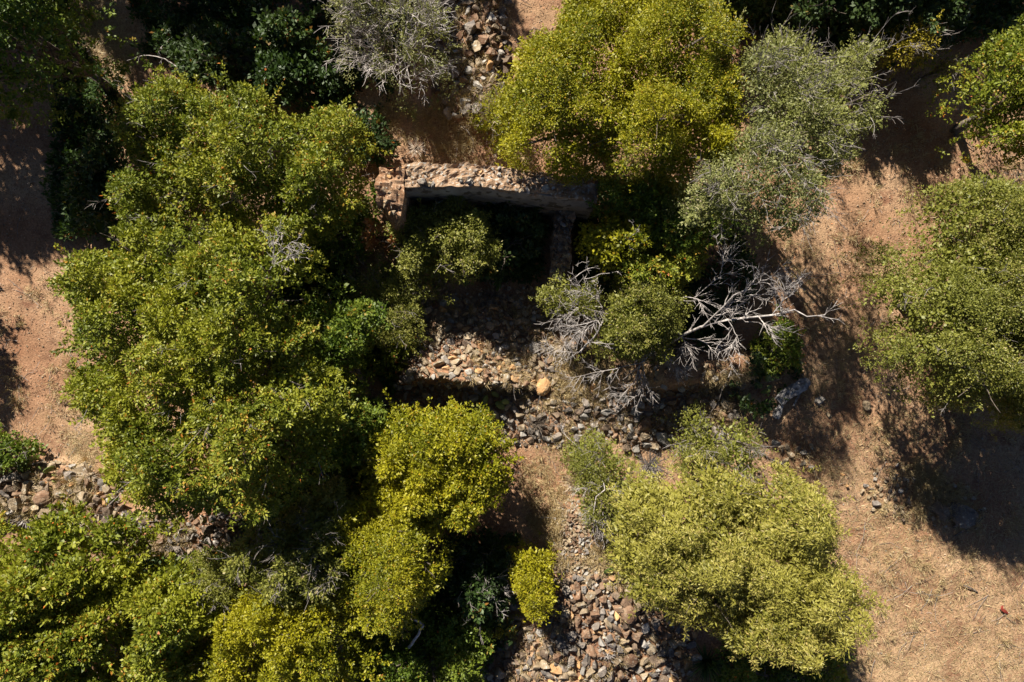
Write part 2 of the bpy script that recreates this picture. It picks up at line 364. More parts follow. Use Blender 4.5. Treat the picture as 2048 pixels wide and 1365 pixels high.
def crown_mesh(poly, ze, zt, sp, rng, zlow, dens=1.0, jag=.22):
    P = np.array(poly); lo = P.min(0)-.4; hi = P.max(0)+.4; st = .06
    X, Y = np.meshgrid(np.arange(lo[0], hi[0], st), np.arange(lo[1], hi[1], st))
    sd = poly_sd(poly, X, Y)
    sd = sd + jag*2*(fbm(X*1.5, Y*1.5, 4, rng.randint(50))-.5) + .22*(fbm(X*7, Y*7, 2, rng.randint(50))-.5) + min(.5, jag*1.8)*(fbm(X*3.6, Y*3.6, 3, rng.randint(50))-.5)
    R = max(min(sd.max()*.55, .8), .25); t = np.clip(sd/R, 0, 1)
    dome = ze + (zt-ze)*np.sqrt(np.maximum(1-(1-t)**2, 0))
    area_bb = (hi-lo).prod()
    p1 = lo + rng.rand(max(int(area_bb/sp['c1']**2*1.1), 3), 2)*(hi-lo); p2 = lo + rng.rand(max(int(area_bb/sp['c2']**2*1.1), 5), 2)*(hi-lo)
    r1 = sp['c1']*(.42+.42*rng.rand(len(p1))); r2 = sp['c2']*(.42+.4*rng.rand(len(p2)))
    sc_ = min(1.0, (zt-ze)/.9+.25)
    h1, v1 = puffs(X, Y, p1, r1*(.6+.4*sc_), sp['A1']*sc_*rng.randn(len(p1))*.5, -.36*sc_); h2, v2 = puffs(X, Y, p2, r2, sp['A2']*rng.randn(len(p2))*.6, -.12)
    hgt = dome + h1*sp.get('lump', 1.0) + h2 + .30*sc_*(fbm(X*3.2, Y*3.2, 3, rng.randint(60))-.5) + (1-sp.get('lump', 1.0))*1.6*sc_*(fbm(X*1.3, Y*1.3, 4, rng.randint(60))-.5)
    hgt = np.maximum(hgt, zlow+.05)
    area = (sd > 0).sum()*st*st
    n = int(area*sp['dens']*dens*1.5)
    # candidate clump places
    cand = lo + rng.rand(int(area_bb*sp['dens']*dens*1.5)+10, 2)*(hi-lo)
    fx = np.clip((cand[:, 0]-lo[0])/st, 0, X.shape[1]-1.001); fy = np.clip((cand[:, 1]-lo[1])/st, 0, X.shape[0]-1.001)
    ix = fx.astype(int); iy = fy.astype(int)
    sdc = sd[iy, ix]; hc = hgt[iy, ix]; wc = v1[iy, ix]; wc2 = v2[iy, ix]
    gapn = fbm(cand[:, 0]*1.7, cand[:, 1]*1.7, 3, 31)
    keep = (sdc > -.02) & (rng.rand(len(cand)) < .22+2.2*wc) & (rng.rand(len(cand)) < .35+2*wc2)
    keep &= gapn > sp['gap']*(.75+.5*rng.rand(len(cand)))
    cand = cand[keep]; sdc = sdc[keep]; hc = hc[keep]; ix = ix[keep]; iy = iy[keep]
    dep = rng.exponential(sp['depth'], len(cand)); edge = np.exp(-np.maximum(sdc, 0)/.35)
    dep = dep + edge*rng.rand(len(cand))*(ze-zlow)*.55
    z = np.maximum(hc-dep, zlow+rng.rand(len(cand))*.3)
    gyy, gxx = np.gradient(hgt, st); nn = np.stack([-gxx[iy, ix], -gyy[iy, ix], np.full(len(ix), 1.0)], -1)
    nn[:, :2] = np.clip(nn[:, :2], -1.6, 1.6); nn = nrm(nn)
    Cn = np.column_stack([cand, z])
    tc = np.clip(.48 + 1.5*(fbm(cand[:, 0]*1.9, cand[:, 1]*1.9, 4, 41)-.5) + .30*rng.randn(len(cand)), 0, 1)
    V, F, T = leaves_at(Cn, nn, sp, rng, tc)
    # sprigs: short leafy shoots standing out of the surface and the rim
    ns = int(area*sp.get('sprig', 9)*dens); pk = rng.randint(len(Cn), size=ns) if len(Cn) else np.zeros(0, int)
    rim = np.where(sdc < .25)[0]
    if len(rim): pk = np.concatenate([pk, rim[rng.randint(len(rim), size=int(ns*.6)+4)]])
    ctr = np.array([P[:, 0].mean(), P[:, 1].mean(), zlow]); b_ = Cn[pk]; d_ = nrm(nrm(b_-ctr)*.8 + nn[pk]*.5 + rng.randn(len(pk), 3)*.45); ln_ = (.12+.36*rng.rand(len(pk))**1.5)
    q_ = 7; tt_ = np.linspace(.1, 1, q_); sg = b_[:, None]+d_[:, None]*(ln_[:, None]*tt_)[..., None]; sg[..., 2] -= .10*(tt_**2)*sp.get('droop', .15)*2
    sg = (sg+rng.randn(*sg.shape)*.012).reshape(-1, 3); s3 = dict(sp); s3['cr'] = .035; s3['k'] = 7; s3['spread'] = .9
    V3, F3, T3 = leaves_at(sg, np.repeat(d_, q_, 0), s3, rng, np.repeat(np.clip(tc[pk]+.15, 0, 1), q_))
    V, F, T = np.concatenate([V, V3]), np.concatenate([F, F3+len(V)]), np.concatenate([T, T3])
    # inner, larger leaves deeper in the crown close the view through it
    nc = int(area_bb*sp['dens']*dens*sp.get('core', .62)); cc = lo + rng.rand(nc, 2)*(hi-lo)
    jx = np.clip((cc[:, 0]-lo[0])/st, 0, X.shape[1]-1.001).astype(int); jy = np.clip((cc[:, 1]-lo[1])/st, 0, X.shape[0]-1.001).astype(int)
    kk = (sd[jy, jx] > .10) & (fbm(cc[:, 0]*2.1, cc[:, 1]*2.1, 2, 77) > .27); cc = cc[kk]; jx = jx[kk]; jy = jy[kk]
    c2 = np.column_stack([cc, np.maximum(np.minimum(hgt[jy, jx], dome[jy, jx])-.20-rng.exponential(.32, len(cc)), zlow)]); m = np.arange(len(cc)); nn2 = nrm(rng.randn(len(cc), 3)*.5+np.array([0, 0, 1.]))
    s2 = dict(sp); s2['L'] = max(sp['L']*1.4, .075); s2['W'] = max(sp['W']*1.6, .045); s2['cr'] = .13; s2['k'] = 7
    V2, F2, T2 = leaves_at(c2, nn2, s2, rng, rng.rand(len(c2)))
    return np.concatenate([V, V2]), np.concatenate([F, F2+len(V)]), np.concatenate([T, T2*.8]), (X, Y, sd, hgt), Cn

GROUP_N = {}
def tree(name, label, cat, px_poly, ze, zt, species, seed, group=None, dens=1.0, twigs=0, limbs=None, zlow=None, bark='bark', twmat='twig_grey', jag=.34, crown='crown', over=None):
    sp = dict(SP[species]); 
    if over: sp.update(over)
    rng = np.random.RandomState(seed)
    ar_ = np.array(px_poly); jag = min(jag, .11*math.sqrt(np.prod(np.ptp(ar_, axis=0)))/100)
    poly = wpoly(px_poly, ze+.5*(zt-ze))
    cx, cy = np.mean(poly, axis=0); gz0 = terr1(cx, cy)
    ze += gz0*.5; zt += gz0*.5
    zl = (gz0 + .25*(ze-gz0)) if zlow is None else zlow
    root = empty(name, (cx, cy, gz0), label, cat, group)
    V, F, T, grid, Cn = crown_mesh(poly, ze, zt, sp, rng, zl, dens, jag)
    org = np.array([cx, cy, gz0])
    link(crown, np_mesh(crown, V-org, F, tint=T), M[sp['mat']], root)
    X, Y, sd, hgt = grid
    # trunk with limbs reaching under the crown
    size = math.sqrt(max((sd > 0).sum()*.0036, .05)); nl = limbs or int(min(14, 4+size*2.2))
    ok = np.argwhere(sd > .12)
    if len(ok) < 4: ok = np.argwhere(sd > -.1)
    pick = ok[rng.randint(len(ok), size=nl)]
    tips = np.column_stack([X[pick[:, 0], pick[:, 1]], Y[pick[:, 0], pick[:, 1]], hgt[pick[:, 0], pick[:, 1]]-.12])
    hfork = gz0 + .22*(zt-gz0); b0 = np.array([cx, cy, gz0-.1]); fork = np.array([cx+.1*rng.randn(), cy+.1*rng.randn(), hfork])
    k = 8; tt = np.linspace(0, 1, k)[:, None]
    P = []
    for tp in tips:
        mid = fork*.55+tp*.45 + rng.randn(3)*.12*size*.4; mid[2] += .15*(tp[2]-hfork)
        P.append((1-tt)**2*fork + 2*tt*(1-tt)*mid + tt**2*tp)
    P = np.array(P); r0 = .018 + .016*size
    R = np.broadcast_to(r0*np.linspace(1, .22, k), (nl, k)).copy()
    tr = np.array([[b0, b0*.5+fork*.5+np.array([.03, .02, 0]), fork]]); Rt = np.array([[r0*2.3, r0*1.8, r0*1.3]])
    c1 = children(P, R, 6, .45*size**.5, 42, 5, rng, rr=.5, umin=.35, up=.15)
    v, f = tubes([(tr, Rt), (P, R), c1], 4)
    link('trunk', np_mesh('trunk', v-org, f, smooth=True), M[bark], root)
    if twigs:
        n = int(twigs*.7); pk = ok[rng.randint(len(ok), size=n)]
        base = np.column_stack([X[pk[:, 0], pk[:, 1]], Y[pk[:, 0], pk[:, 1]], hgt[pk[:, 0], pk[:, 1]]-.22])
        out_ = base-np.array([cx, cy, hfork]); d = nrm(nrm(out_)+rng.randn(n, 3)*.35+np.array([0, 0, .15]))
        kk = 5; Q = np.empty((n, kk, 3)); Q[:, 0] = base; ln = (.25+.4*rng.rand(n))
        for j in range(1, kk):
            d = nrm(d+rng.randn(n, 3)*.16); Q[:, j] = Q[:, j-1]+d*(ln/(kk-1))[:, None]
        RR = np.broadcast_to(.0055*np.linspace(1, .4, kk), (n, kk)).copy()
        c2 = children(Q, RR, 5, .26, 40, 4, rng, rr=.7)
        v, f = tubes([(Q, RR), c2], 3)
        tag(link('twigs', np_mesh('twigs', v-org, f), M[twmat], root), kind='stuff')
    return root

def bare_plant(name, label, cat, chains, seed, mat='dead_wood', levels=((7, .5, 38, 5), (5, .26, 38, 4)), r=.02, group=None, flat=.45, base=None, rr=.62, rmin_=.25):
    """chains: list of [(px,py,z),...] traced in the photo, z in metres above the ground; first point is the thickest"""
    rng = np.random.RandomState(seed); B = []
    P = np.array([curve([(*W(a, b, z), z) for a, b, z in ch[0]], 9) for ch in chains])
    jit = rng.randn(*P.shape)*.012; jit[:, 0] = 0; P = P+jit
    R = np.array([ch[1]*.52*np.linspace(1, rmin_, 9) for ch in chains])
    B.append((P, R)); cur = (P, R)
    for (per, ln, ang, k) in levels:
        cur = children(cur[0], cur[1], per, ln, ang, k, rng, rr=rr, flat=flat, umin=.12, up=.03); B.append(cur)
    x0, y0, z0 = P[0, 0]
    root = empty(name, (x0, y0, z0), label, cat, group)
    v, f = tubes(B[:1], 6 if r else 5); org = np.array([x0, y0, z0])
    link('trunk', np_mesh('trunk', v-org, f, smooth=True), M[mat], root)
    v, f = tubes(B[1:], 4); link('branches', np_mesh('branches', v-org, f), M[mat], root)
    return root

# ---------------------------------------------------------------- trees and shrubs, traced from the photo
T_BIG = None
# top left to right
tree('broadleaf_tree', 'dark broadleaf tree filling the top left corner, dappled with light', 'tree', [(-260, -140), (40, -180), (120, -60), (150, 40), (128, 110), (92, 160), (30, 200), (-80, 190), (-240, 130)], 2.4, 3.9, 'deep', 11)
tree('broadleaf_tree', 'rounded green tree left of the ruin wall, upper of the two big left trees', 'tree',
     [(245, 180), (300, 132), (345, 140), (400, 175), (440, 160), (520, 165), (560, 200), (630, 200), (690, 245), (705, 300), (708, 370), (690, 430), (650, 450), (600, 470), (520, 455), (430, 448), (330, 455), (240, 450), (215, 380), (235, 300), (205, 250)], 1.7, 2.7, 'green', 12, twigs=60)
tree('broadleaf_tree', 'largest green tree, the broad crown at the left middle beside the sunlit path', 'tree',
     [(180, 480), (260, 450), (330, 445), (420, 432), (520, 460), (600, 490), (612, 560), (570, 620), (600, 700), (655, 770), (672, 860), (650, 930), (590, 990), (500, 1040), (400, 1045), (320, 1035), (240, 985), (190, 920), (150, 860), (135, 790), (152, 720), (115, 680), (108, 620), (95, 575), (130, 525)], 2.3, 3.6, 'green', 13, twigs=50)
tree('evergreen_shrub', 'dark green bush of loose leaf clumps between the biggest tree and the rubble', 'shrub',
     [(610, 560), (660, 545), (720, 590), (740, 640), (700, 690), (690, 760), (740, 810), (770, 850), (740, 900), (700, 960), (640, 960), (620, 880), (640, 800), (600, 720), (570, 640)], 1.5, 2.1, 'deep', 14, over=dict(gap=.32))
tree('evergreen_shrub', 'bright green bush with scattered reddish leaves left of the rubble heap', 'shrub',
     [(655, 655), (720, 625), (790, 640), (825, 685), (815, 735), (750, 760), (680, 745)], .5, .85, 'green', 15, group=None, over=dict(acc=.04))
tree('olive_shrub', 'fine-leaved olive bush on the left rim of the rubble heap', 'shrub',
     [(695, 550), (760, 515), (820, 545), (845, 610), (840, 680), (790, 695), (735, 675), (700, 620)], .5, .95, 'olive', 16, twigs=25)
tree('olive_shrub', 'round olive bush growing inside the ruin beside the corner pier', 'shrub',
     [(775, 415), (840, 380), (910, 390), (965, 430), (985, 480), (960, 535), (920, 575), (850, 580), (805, 545), (780, 490)], 1.1, 1.8, 'olive', 17, twigs=14, over=dict(gap=.05, L=.045, W=.022))
tree('half_bare_shrub', 'half bare grey shrub at the top edge left of the dark stones', 'shrub',
     [(665, 20), (710, -30), (820, -30), (860, 20), (880, 80), (880, 130), (850, 165), (800, 185), (745, 180), (700, 145), (660, 85)], 1.5, 2.3, 'grey', 18, twigs=420, twmat='dead_wood', over=dict(dens=330, gap=.36, core=.2))
tree('broadleaf_tree', 'big yellow-green fine-leaved tree above the ruin wall', 'tree',
     [(1140, -40), (1400, -60), (1460, 20), (1480, 100), (1492, 200), (1480, 290), (1420, 340), (1330, 365), (1240, 350), (1170, 335), (1090, 330), (1040, 300), (1015, 240), (1000, 200), (1020, 150), (1032, 90), (1090, 50)], 2.1, 3.4, 'yellow', 19)
tree('olive_shrub', 'thin yellowish bush creeping out from the big yellow-green tree toward the top stones', 'shrub',
     [(930, 185), (1000, 170), (1040, 240), (1020, 310), (970, 290), (925, 240)], .5, .9, 'yellow', 20, dens=.5, twigs=30, over=dict(gap=.32), twmat='dead_warm')
tree('grey_tree', 'grey-green twiggy tree to the right of the big yellow-green tree', 'tree',
     [(1380, 20), (1450, 10), (1500, 60), (1560, 25), (1620, 40), (1660, 90), (1740, 70), (1760, 110), (1720, 180), (1750, 235), (1700, 280), (1692, 330), (1640, 380), (1620, 440), (1560, 490), (1470, 470), (1390, 450), (1350, 390), (1420, 300), (1490, 240), (1470, 130)], 2.4, 3.9, 'grey', 21, twigs=300, over=dict(gap=.30, core=.34, dens=540))
tree('evergreen_tree', 'dark tree along the top edge, right of the grey-green tree', 'tree',
     [(1440, -160), (1760, -180), (1960, -150), (2040, -60), (1950, 25), (1800, 50), (1640, 30), (1500, 10), (1430, -60)], 1.3, 2.3, 'shade', 22, dens=1.4)
tree('olive_shrub', 'sparse yellowish sprig in front of the dark trees at the top right', 'shrub',
     [(1756, 70), (1820, 48), (1860, 75), (1855, 120), (1800, 135), (1765, 115)], 1.2, 1.7, 'gold', 23, dens=.5, twigs=22, over=dict(gap=.32))
tree('olive_shrub', 'thin dull sprig at the left foot of the bright bush on the upper right edge', 'shrub',
     [(1868, 90), (1920, 85), (1925, 150), (1885, 170)], .9, 1.3, 'olive', 24, dens=.35, twigs=20, over=dict(gap=.32))
tree('broadleaf_tree', 'bright green tree cut by the right edge, above the sunlit clearing', 'tree',
     [(1955, 130), (1985, 90), (2040, 65), (2160, 40), (2260, 120), (2260, 260), (2160, 320), (2050, 300), (1995, 270), (1960, 215)], 1.9, 2.8, 'green', 25, over=dict(gap=.12))
tree('broadleaf_tree', 'large fine-leaved tree at the right edge, beside the long shadow streaks', 'tree',
     [(1906, 380), (1948, 340), (2048, 350), (2248, 340), (2368, 480), (2368, 760), (2188, 860), (2048, 850), (1948, 830), (1906, 800), (1836, 760), (1796, 700), (1801, 640), (1778, 590), (1816, 520), (1896, 480), (1884, 420)], 2.0, 3.3, 'olive', 26, twigs=90, over=dict(L=.038, W=.019))
tree('broadleaf_tree', 'wide pale green tree with drooping leaf sprays at the bottom right', 'tree',
     [(1250, 1010), (1300, 980), (1360, 960), (1450, 950), (1540, 965), (1640, 985), (1665, 1040), (1650, 1080), (1700, 1120), (1742, 1170), (1735, 1230), (1700, 1280), (1640, 1300), (1600, 1340), (1500, 1330), (1440, 1280), (1350, 1240), (1290, 1220), (1245, 1170), (1240, 1090)], 2.0, 3.2, 'pale', 27)
tree('olive_shrub', 'feathery low bush above the wide pale tree at the bottom right', 'shrub',
     [(1372, 840), (1420, 825), (1440, 860), (1500, 850), (1520, 900), (1510, 960), (1440, 975), (1370, 960), (1365, 900)], .8, 1.4, 'olive', 28, dens=.8, twigs=70, over=dict(gap=.38))
tree('olive_shrub', 'green tufted bush with pale dead boughs, between dirt path and pale tree', 'shrub',
     [(1140, 900), (1190, 880), (1250, 920), (1270, 980), (1250, 1060), (1220, 1090), (1180, 1060), (1150, 1000)], .7, 1.2, 'olive', 29, dens=.7, twigs=50, over=dict(gap=.36))
tree('yellow_shrub', 'dome of yellow-green leaves below the rubble, left of the dirt path', 'shrub',
     [(735, 880), (790, 850), (850, 825), (920, 840), (985, 870), (1010, 920), (1022, 975), (985, 1030), (930, 1060), (870, 1060), (800, 1040), (745, 1000), (730, 940)], 1.5, 2.4, 'yellow', 30, over=dict(L=.055, W=.028))
tree('yellow_shrub', 'golden yellow-green shrub at the bottom middle, left of the dead branch', 'shrub',
     [(670, 1020), (740, 985), (830, 1010), (880, 1060), (880, 1150), (850, 1220), (800, 1285), (720, 1270), (660, 1210), (625, 1140), (610, 1070)], 1.5, 2.5, 'gold', 31, over=dict(mat='leaf_yellow'))
tree('yellow_shrub', 'small bright yellow bush at the edge of the bottom stones', 'shrub',
     [(1030, 1110), (1070, 1095), (1110, 1120), (1115, 1170), (1095, 1225), (1050, 1240), (1022, 1200), (1018, 1150)], .8, 1.5, 'yellow', 32)
tree('yellow_shrub', 'tiny orange-tinted bush at the tip of the dead branch', 'shrub',
     [(962, 1255), (1000, 1245), (1015, 1270), (1000, 1288), (970, 1285)], .4, .7, 'gold', 33)
tree('olive_shrub', 'thin olive shrub with grey twigs, between the yellow shrub and the left rubble line', 'shrub',
     [(590, 1000), (650, 985), (690, 1030), (680, 1110), (670, 1190), (600, 1210), (530, 1200), (465, 1165), (455, 1100), (520, 1065), (560, 1050)], 1.9, 2.6, 'gold', 34, dens=1.0, twigs=80, over=dict(gap=.36, mat='leaf_olive', L=.06, W=.03))
tree('broadleaf_tree', 'bright green tree at the left bottom corner', 'tree',
     [(-220, 1090), (0, 1100), (60, 1065), (130, 1050), (200, 1060), (245, 1110), (255, 1180), (290, 1240), (280, 1330), (240, 1420), (60, 1520), (-220, 1480)], 1.8, 2.8, 'green', 35, over=dict(acc=.03, L=.07, W=.04))
tree('broadleaf_tree', 'green tree with orange flecks at the bottom edge, right of the corner tree', 'tree',
     [(262, 1190), (320, 1160), (400, 1180), (420, 1250), (380, 1300), (390, 1400), (300, 1440), (250, 1400), (250, 1290)], 1.6, 2.5, 'green', 36, over=dict(acc=.03, L=.07, W=.04))
tree('olive_shrub', 'low dull yellow bush under the short dirt bank on the left', 'shrub',
     [(340, 1150), (400, 1130), (470, 1130), (490, 1180), (470, 1230), (400, 1215), (350, 1200)], 1.3, 1.9, 'gold', 37, dens=.9, twigs=25, over=dict(mat='leaf_olive'))
tree('broadleaf_tree', 'light olive-green tree at the bottom edge, below the thin twiggy shrub', 'tree',
     [(480, 1180), (560, 1170), (640, 1180), (690, 1230), (720, 1290), (740, 1400), (600, 1460), (450, 1440), (390, 1380), (380, 1300), (430, 1230)], 1.7, 2.3, 'green', 38, over=dict(mat='leaf_yellow', L=.05, W=.027, A1=.4))
tree('evergreen_shrub', 'shaded green bush at the bottom edge below the bent white limb', 'shrub',
     [(700, 1250), (780, 1285), (860, 1230), (930, 1210), (960, 1260), (960, 1330), (940, 1420), (800, 1460), (700, 1420)], .7, 1.3, 'deep', 39)
# inside and beside the ruin
tree('evergreen_tree', 'dark green tree in the shade at the east end of the ruin wall', 'tree',
     [(1180, 350), (1260, 345), (1380, 370), (1440, 400), (1450, 470), (1400, 500), (1330, 500), (1270, 470), (1200, 440), (1178, 400)], 1.3, 2.1, 'deep', 40, dens=1.0)
tree('olive_shrub', 'yellowish loose bush east of the dark inner wall', 'shrub',
     [(1175, 455), (1220, 440), (1290, 460), (1310, 490), (1270, 520), (1210, 525), (1160, 500)], 1.6, 2.2, 'gold', 41, dens=.75, over=dict(mat='leaf_yellow', L=.07, W=.04, gap=.42))
tree('evergreen_shrub', 'round leafy bush just left of the upper sprays of the white dead tree', 'shrub',
     [(1300, 490), (1350, 475), (1395, 500), (1400, 550), (1370, 590), (1320, 585), (1280, 560), (1250, 540)], 1.3, 2.0, 'green', 42)
tree('yellow_shrub', 'dense yellow-green dome between the grey dead boughs and the white dead tree', 'shrub',
     [(1195, 585), (1260, 555), (1330, 555), (1385, 575), (1365, 645), (1345, 705), (1270, 725), (1210, 705), (1180, 640)], 1.1, 1.9, 'yellow', 43, over=dict(L=.042, W=.02, mat='leaf_olive'))
tree('olive_shrub', 'small light green bush right of the pale slab stones', 'shrub',
     [(1080, 585), (1130, 555), (1180, 580), (1190, 620), (1140, 645), (1090, 630)], 1.2, 1.6, 'olive', 44, twigs=15)
tree('evergreen_shrub', 'low leafy bush in the shade under the white dead tree', 'shrub',
     [(1530, 665), (1580, 650), (1600, 680), (1590, 730), (1550, 745), (1525, 710)], .5, .9, 'green', 45, dens=.8, over=dict(mat='leaf_deep'))
tree('dry_leaf_shrub', 'rust-brown dry leaf bush at the crumbling end of the pier', 'shrub',
     [(708, 450), (740, 440), (790, 445), (800, 480), (780, 510), (745, 485), (712, 478)], 1.0, 1.3, 'rust', 46)
tree('evergreen_shrub', 'dark bush in the shaded corner of the ruin, right of the round olive bush', 'shrub',
     [(950, 400), (1050, 410), (1080, 450), (1070, 530), (1000, 560), (960, 520), (965, 460)], .6, 1.1, 'shade', 47)
tree('evergreen_shrub', 'dark bush filling the gap between the two big left trees and the pier', 'shrub',
     [(640, 430), (720, 400), (750, 340), (750, 440), (730, 520), (660, 540), (600, 500)], .6, 1.0, 'deep', 48, dens=.8)
tree('evergreen_shrub', 'dark undergrowth bush at the left foot of the upper left tree', 'shrub',
     [(150, 240), (220, 180), (240, 330), (230, 440), (190, 480), (130, 420), (150, 340)], .9, 1.5, 'shade', 49, dens=1.3)
tree('evergreen_tree', 'dark tree along the top edge behind the upper left tree', 'tree',
     [(350, 60), (420, 30), (500, 40), (640, 70), (650, 170), (560, 190), (470, 160), (370, 150)], .8, 1.3, 'shade', 50, dens=1.5)
tree('evergreen_shrub', 'dark undergrowth bush between the half bare shrub and the ruin wall', 'shrub',
     [(590, 190), (700, 210), (770, 250), (760, 330), (720, 300), (640, 230)], .5, 1.0, 'shade', 51, dens=1.2)
tree('evergreen_shrub', 'dark bushes under the lower edge of the largest tree', 'shrub',
     [(620, 940), (700, 900), (730, 960), (700, 1030), (620, 1040), (560, 1050), (520, 1020)], .5, .9, 'shade', 52, dens=1.2)
tree('evergreen_shrub', 'dim shrub of grey and dark leaves around the dead branch at the bottom middle', 'shrub',
     [(900, 1090), (960, 1080), (1020, 1110), (1015, 1200), (960, 1240), (900, 1220), (880, 1150)], .5, .9, 'shade', 53, dens=1.3, twigs=40)
tree('evergreen_shrub', 'dark low bush under the lower edge of the wide pale tree', 'shrub',
     [(1440, 1290), (1560, 1320), (1680, 1290), (1700, 1400), (1440, 1420)], .4, .8, 'deep', 54, dens=.9)
tree('evergreen_shrub', 'dim green sprout on the left edge above the stones with cactus', 'shrub',
     [(-60, 880), (20, 885), (50, 905), (40, 940), (-20, 950), (-60, 940)], .5, .9, 'deep', 55, twigs=12)
# trees beyond the frame whose shade falls into it: ground centre in photo px, radius, height
for k_, (label, cx_, cy_, rx_, ry_, h_) in enumerate([
    ('tall dark tree beyond the left edge, upper one, that shades the path', -140, 20, 120, 180, 3.7), ('dark tree beyond the left edge, behind the upper one', -130, -190, 110, 110, 3.7),
    ('dark tree beyond the top left corner', -150, -350, 120, 100, 3.8), ('dark tree beyond the top edge, left of the grassy gap', 110, -330, 100, 110, 3.9),
    ('dark tree beyond the top edge, right of the grassy gap', 310, -300, 105, 140, 4.1), ('dark tree beyond the top edge, above the half bare shrub', 480, -320, 90, 120, 4.1), ('tall tree beyond the top edge, between the half bare shrub and the stone strip', 630, -270, 125, 110, 4.4),
    ('small tree beyond the top edge, above the stone strip', 710, -380, 110, 100, 3.9), ('small tree beyond the left edge, level with the sunlit path', -150, 520, 70, 90, 2.6),
    ('dark tree beyond the top edge, left of the right corner', 1400, -300, 130, 120, 3.8), ('dark tree beyond the top right edge', 1620, -280, 140, 120, 3.9), ('dark tree beyond the top right corner', 1850, -300, 140, 100, 3.8)]):
    zz_ = h_-.5; kk_ = H/(H-zz_)
    pl = [(1024+(cx_-1024)*kk_+math.cos(a_)*rx_*kk_*(1+.2*math.sin(3*a_+k_)), 682+(cy_-682)*kk_+math.sin(a_)*ry_*kk_*(1+.2*math.cos(2*a_+k_))) for a_ in np.linspace(0, 6.283, 13)[:-1]]
    tree('evergreen_tree', label, 'tree', pl, h_-1.0, h_, 'shade', 60+k_, dens=1.2)

# ---------------------------------------------------------------- dead trees and bare boughs
z0 = .8
bare_plant('dead_tree', 'large leafless white dead tree leaning right over the clearing', 'dead tree', [
    ([(1312, 705, .7), (1363, 672, 1.3), (1404, 655, 1.8), (1455, 640, 2.2), (1503, 634, 2.5), (1544, 631, 2.7), (1585, 621, 2.9), (1612, 631, 3.0), (1650, 631, 3.0)], .060),
    ([(1404, 655, 1.8), (1440, 620, 2.2), (1472, 590, 2.5), (1503, 569, 2.7), (1517, 549, 2.8), (1510, 533, 2.85)], .034),
    ([(1503, 569, 2.7), (1541, 559, 2.8), (1558, 554, 2.85)], .014),
    ([(1544, 631, 2.7), (1565, 604, 2.9), (1592, 583, 3.0), (1602, 566, 3.05)], .022),
    ([(1560, 607, 2.85), (1568, 585, 2.95), (1570, 574, 3.0)], .012),
    ([(1455, 640, 2.2), (1472, 672, 2.2), (1465, 699, 2.2)], .018),
    ([(1485, 638, 2.4), (1525, 650, 2.4), (1565, 660, 2.4)], .016),
    ([(1363, 675, 1.3), (1407, 682, 1.5), (1441, 696, 1.6), (1465, 727, 1.6)], .026),
    ([(1363, 675, 1.3), (1390, 712, 1.3)], .018),
    ([(1363, 675, 1.3), (1340, 640, 1.4), (1363, 598, 1.7), (1387, 598, 1.8), (1414, 576, 2.0), (1441, 552, 2.1), (1469, 545, 2.2)], .024),
    ([(1387, 598, 1.8), (1421, 604, 1.9), (1452, 618, 2.0)], .016),
    ([(1441, 552, 2.1), (1446, 530, 2.2), (1457, 514, 2.25)], .010),
    ([(1430, 645, 2.0), (1470, 600, 2.4), (1530, 590, 2.6)], .018),
    ], 101, levels=((9, .52, 34, 6), (6, .24, 38, 4)), flat=.7)
bare_plant('dead_branch', 'grey dead bough reaching down left from the foot of the white dead tree', 'branch', [
    ([(1318, 690, 1.0), (1288, 723, 1.1), (1264, 768, 1.0), (1240, 795, 1.0)], .028),
    ([(1318, 695, 1.0), (1342, 720, 1.0), (1363, 742, .9)], .016),
    ([(1290, 722, 1.1), (1240, 735, 1.2), (1180, 748, 1.2), (1130, 755, 1.1)], .018),
    ([(1285, 728, 1.1), (1290, 770, 1.0), (1262, 800, .9), (1230, 830, .8)], .016),
    ], 102, levels=((14, .50, 40, 5), (5, .20, 40, 4)), flat=.5, mat='dead_wood')
bare_plant('dead_branch', 'forked pale dead branch above the small light green bush', 'branch', [
    ([(1142, 561, 1.5), (1158, 550, 1.6), (1178, 539, 1.7), (1200, 537, 1.7)], .022),
    ([(1178, 539, 1.7), (1172, 527, 1.75), (1156, 524, 1.8)], .013),
    ([(1168, 558, 1.6), (1195, 552, 1.7), (1215, 547, 1.7), (1238, 543, 1.7)], .015),
    ([(1195, 552, 1.7), (1194, 570, 1.7)], .009)], 103, levels=((4, .16, 45, 4), (2, .08, 40, 3)))
bare_plant('dead_branch', 'arching pale dead bough sweeping over the sunlit rubble at its right side', 'branch', [
    ([(1160, 705, 1.1), (1180, 680, 1.3), (1199, 660, 1.5), (1198, 641, 1.55), (1165, 648, 1.5), (1120, 652, 1.4)], .036),
    ([(1196, 641, 1.5), (1165, 660, 1.5), (1130, 680, 1.4)], .018),
    ([(1205, 615, 1.4), (1170, 613, 1.4), (1140, 625, 1.4), (1120, 640, 1.3)], .017),
    ([(1205, 615, 1.4), (1185, 590, 1.5), (1150, 573, 1.5)], .015),
    ([(1160, 705, 1.1), (1130, 705, 1.1), (1095, 700, 1.1)], .016)], 104, levels=((16, .55, 40, 5), (5, .20, 40, 4)))
bare_plant('dead_branch', 'thin forked dead twig in the bush east of the inner wall', 'branch', [
    ([(1260, 498, 1.9), (1259, 480, 2.1), (1272, 463, 2.3), (1280, 452, 2.4)], .018),
    ([(1272, 463, 2.3), (1266, 447, 2.4)], .010), ([(1260, 498, 1.9), (1285, 488, 2.1)], .012)], 105, levels=((3, .12, 45, 4), (2, .06, 40, 3)))
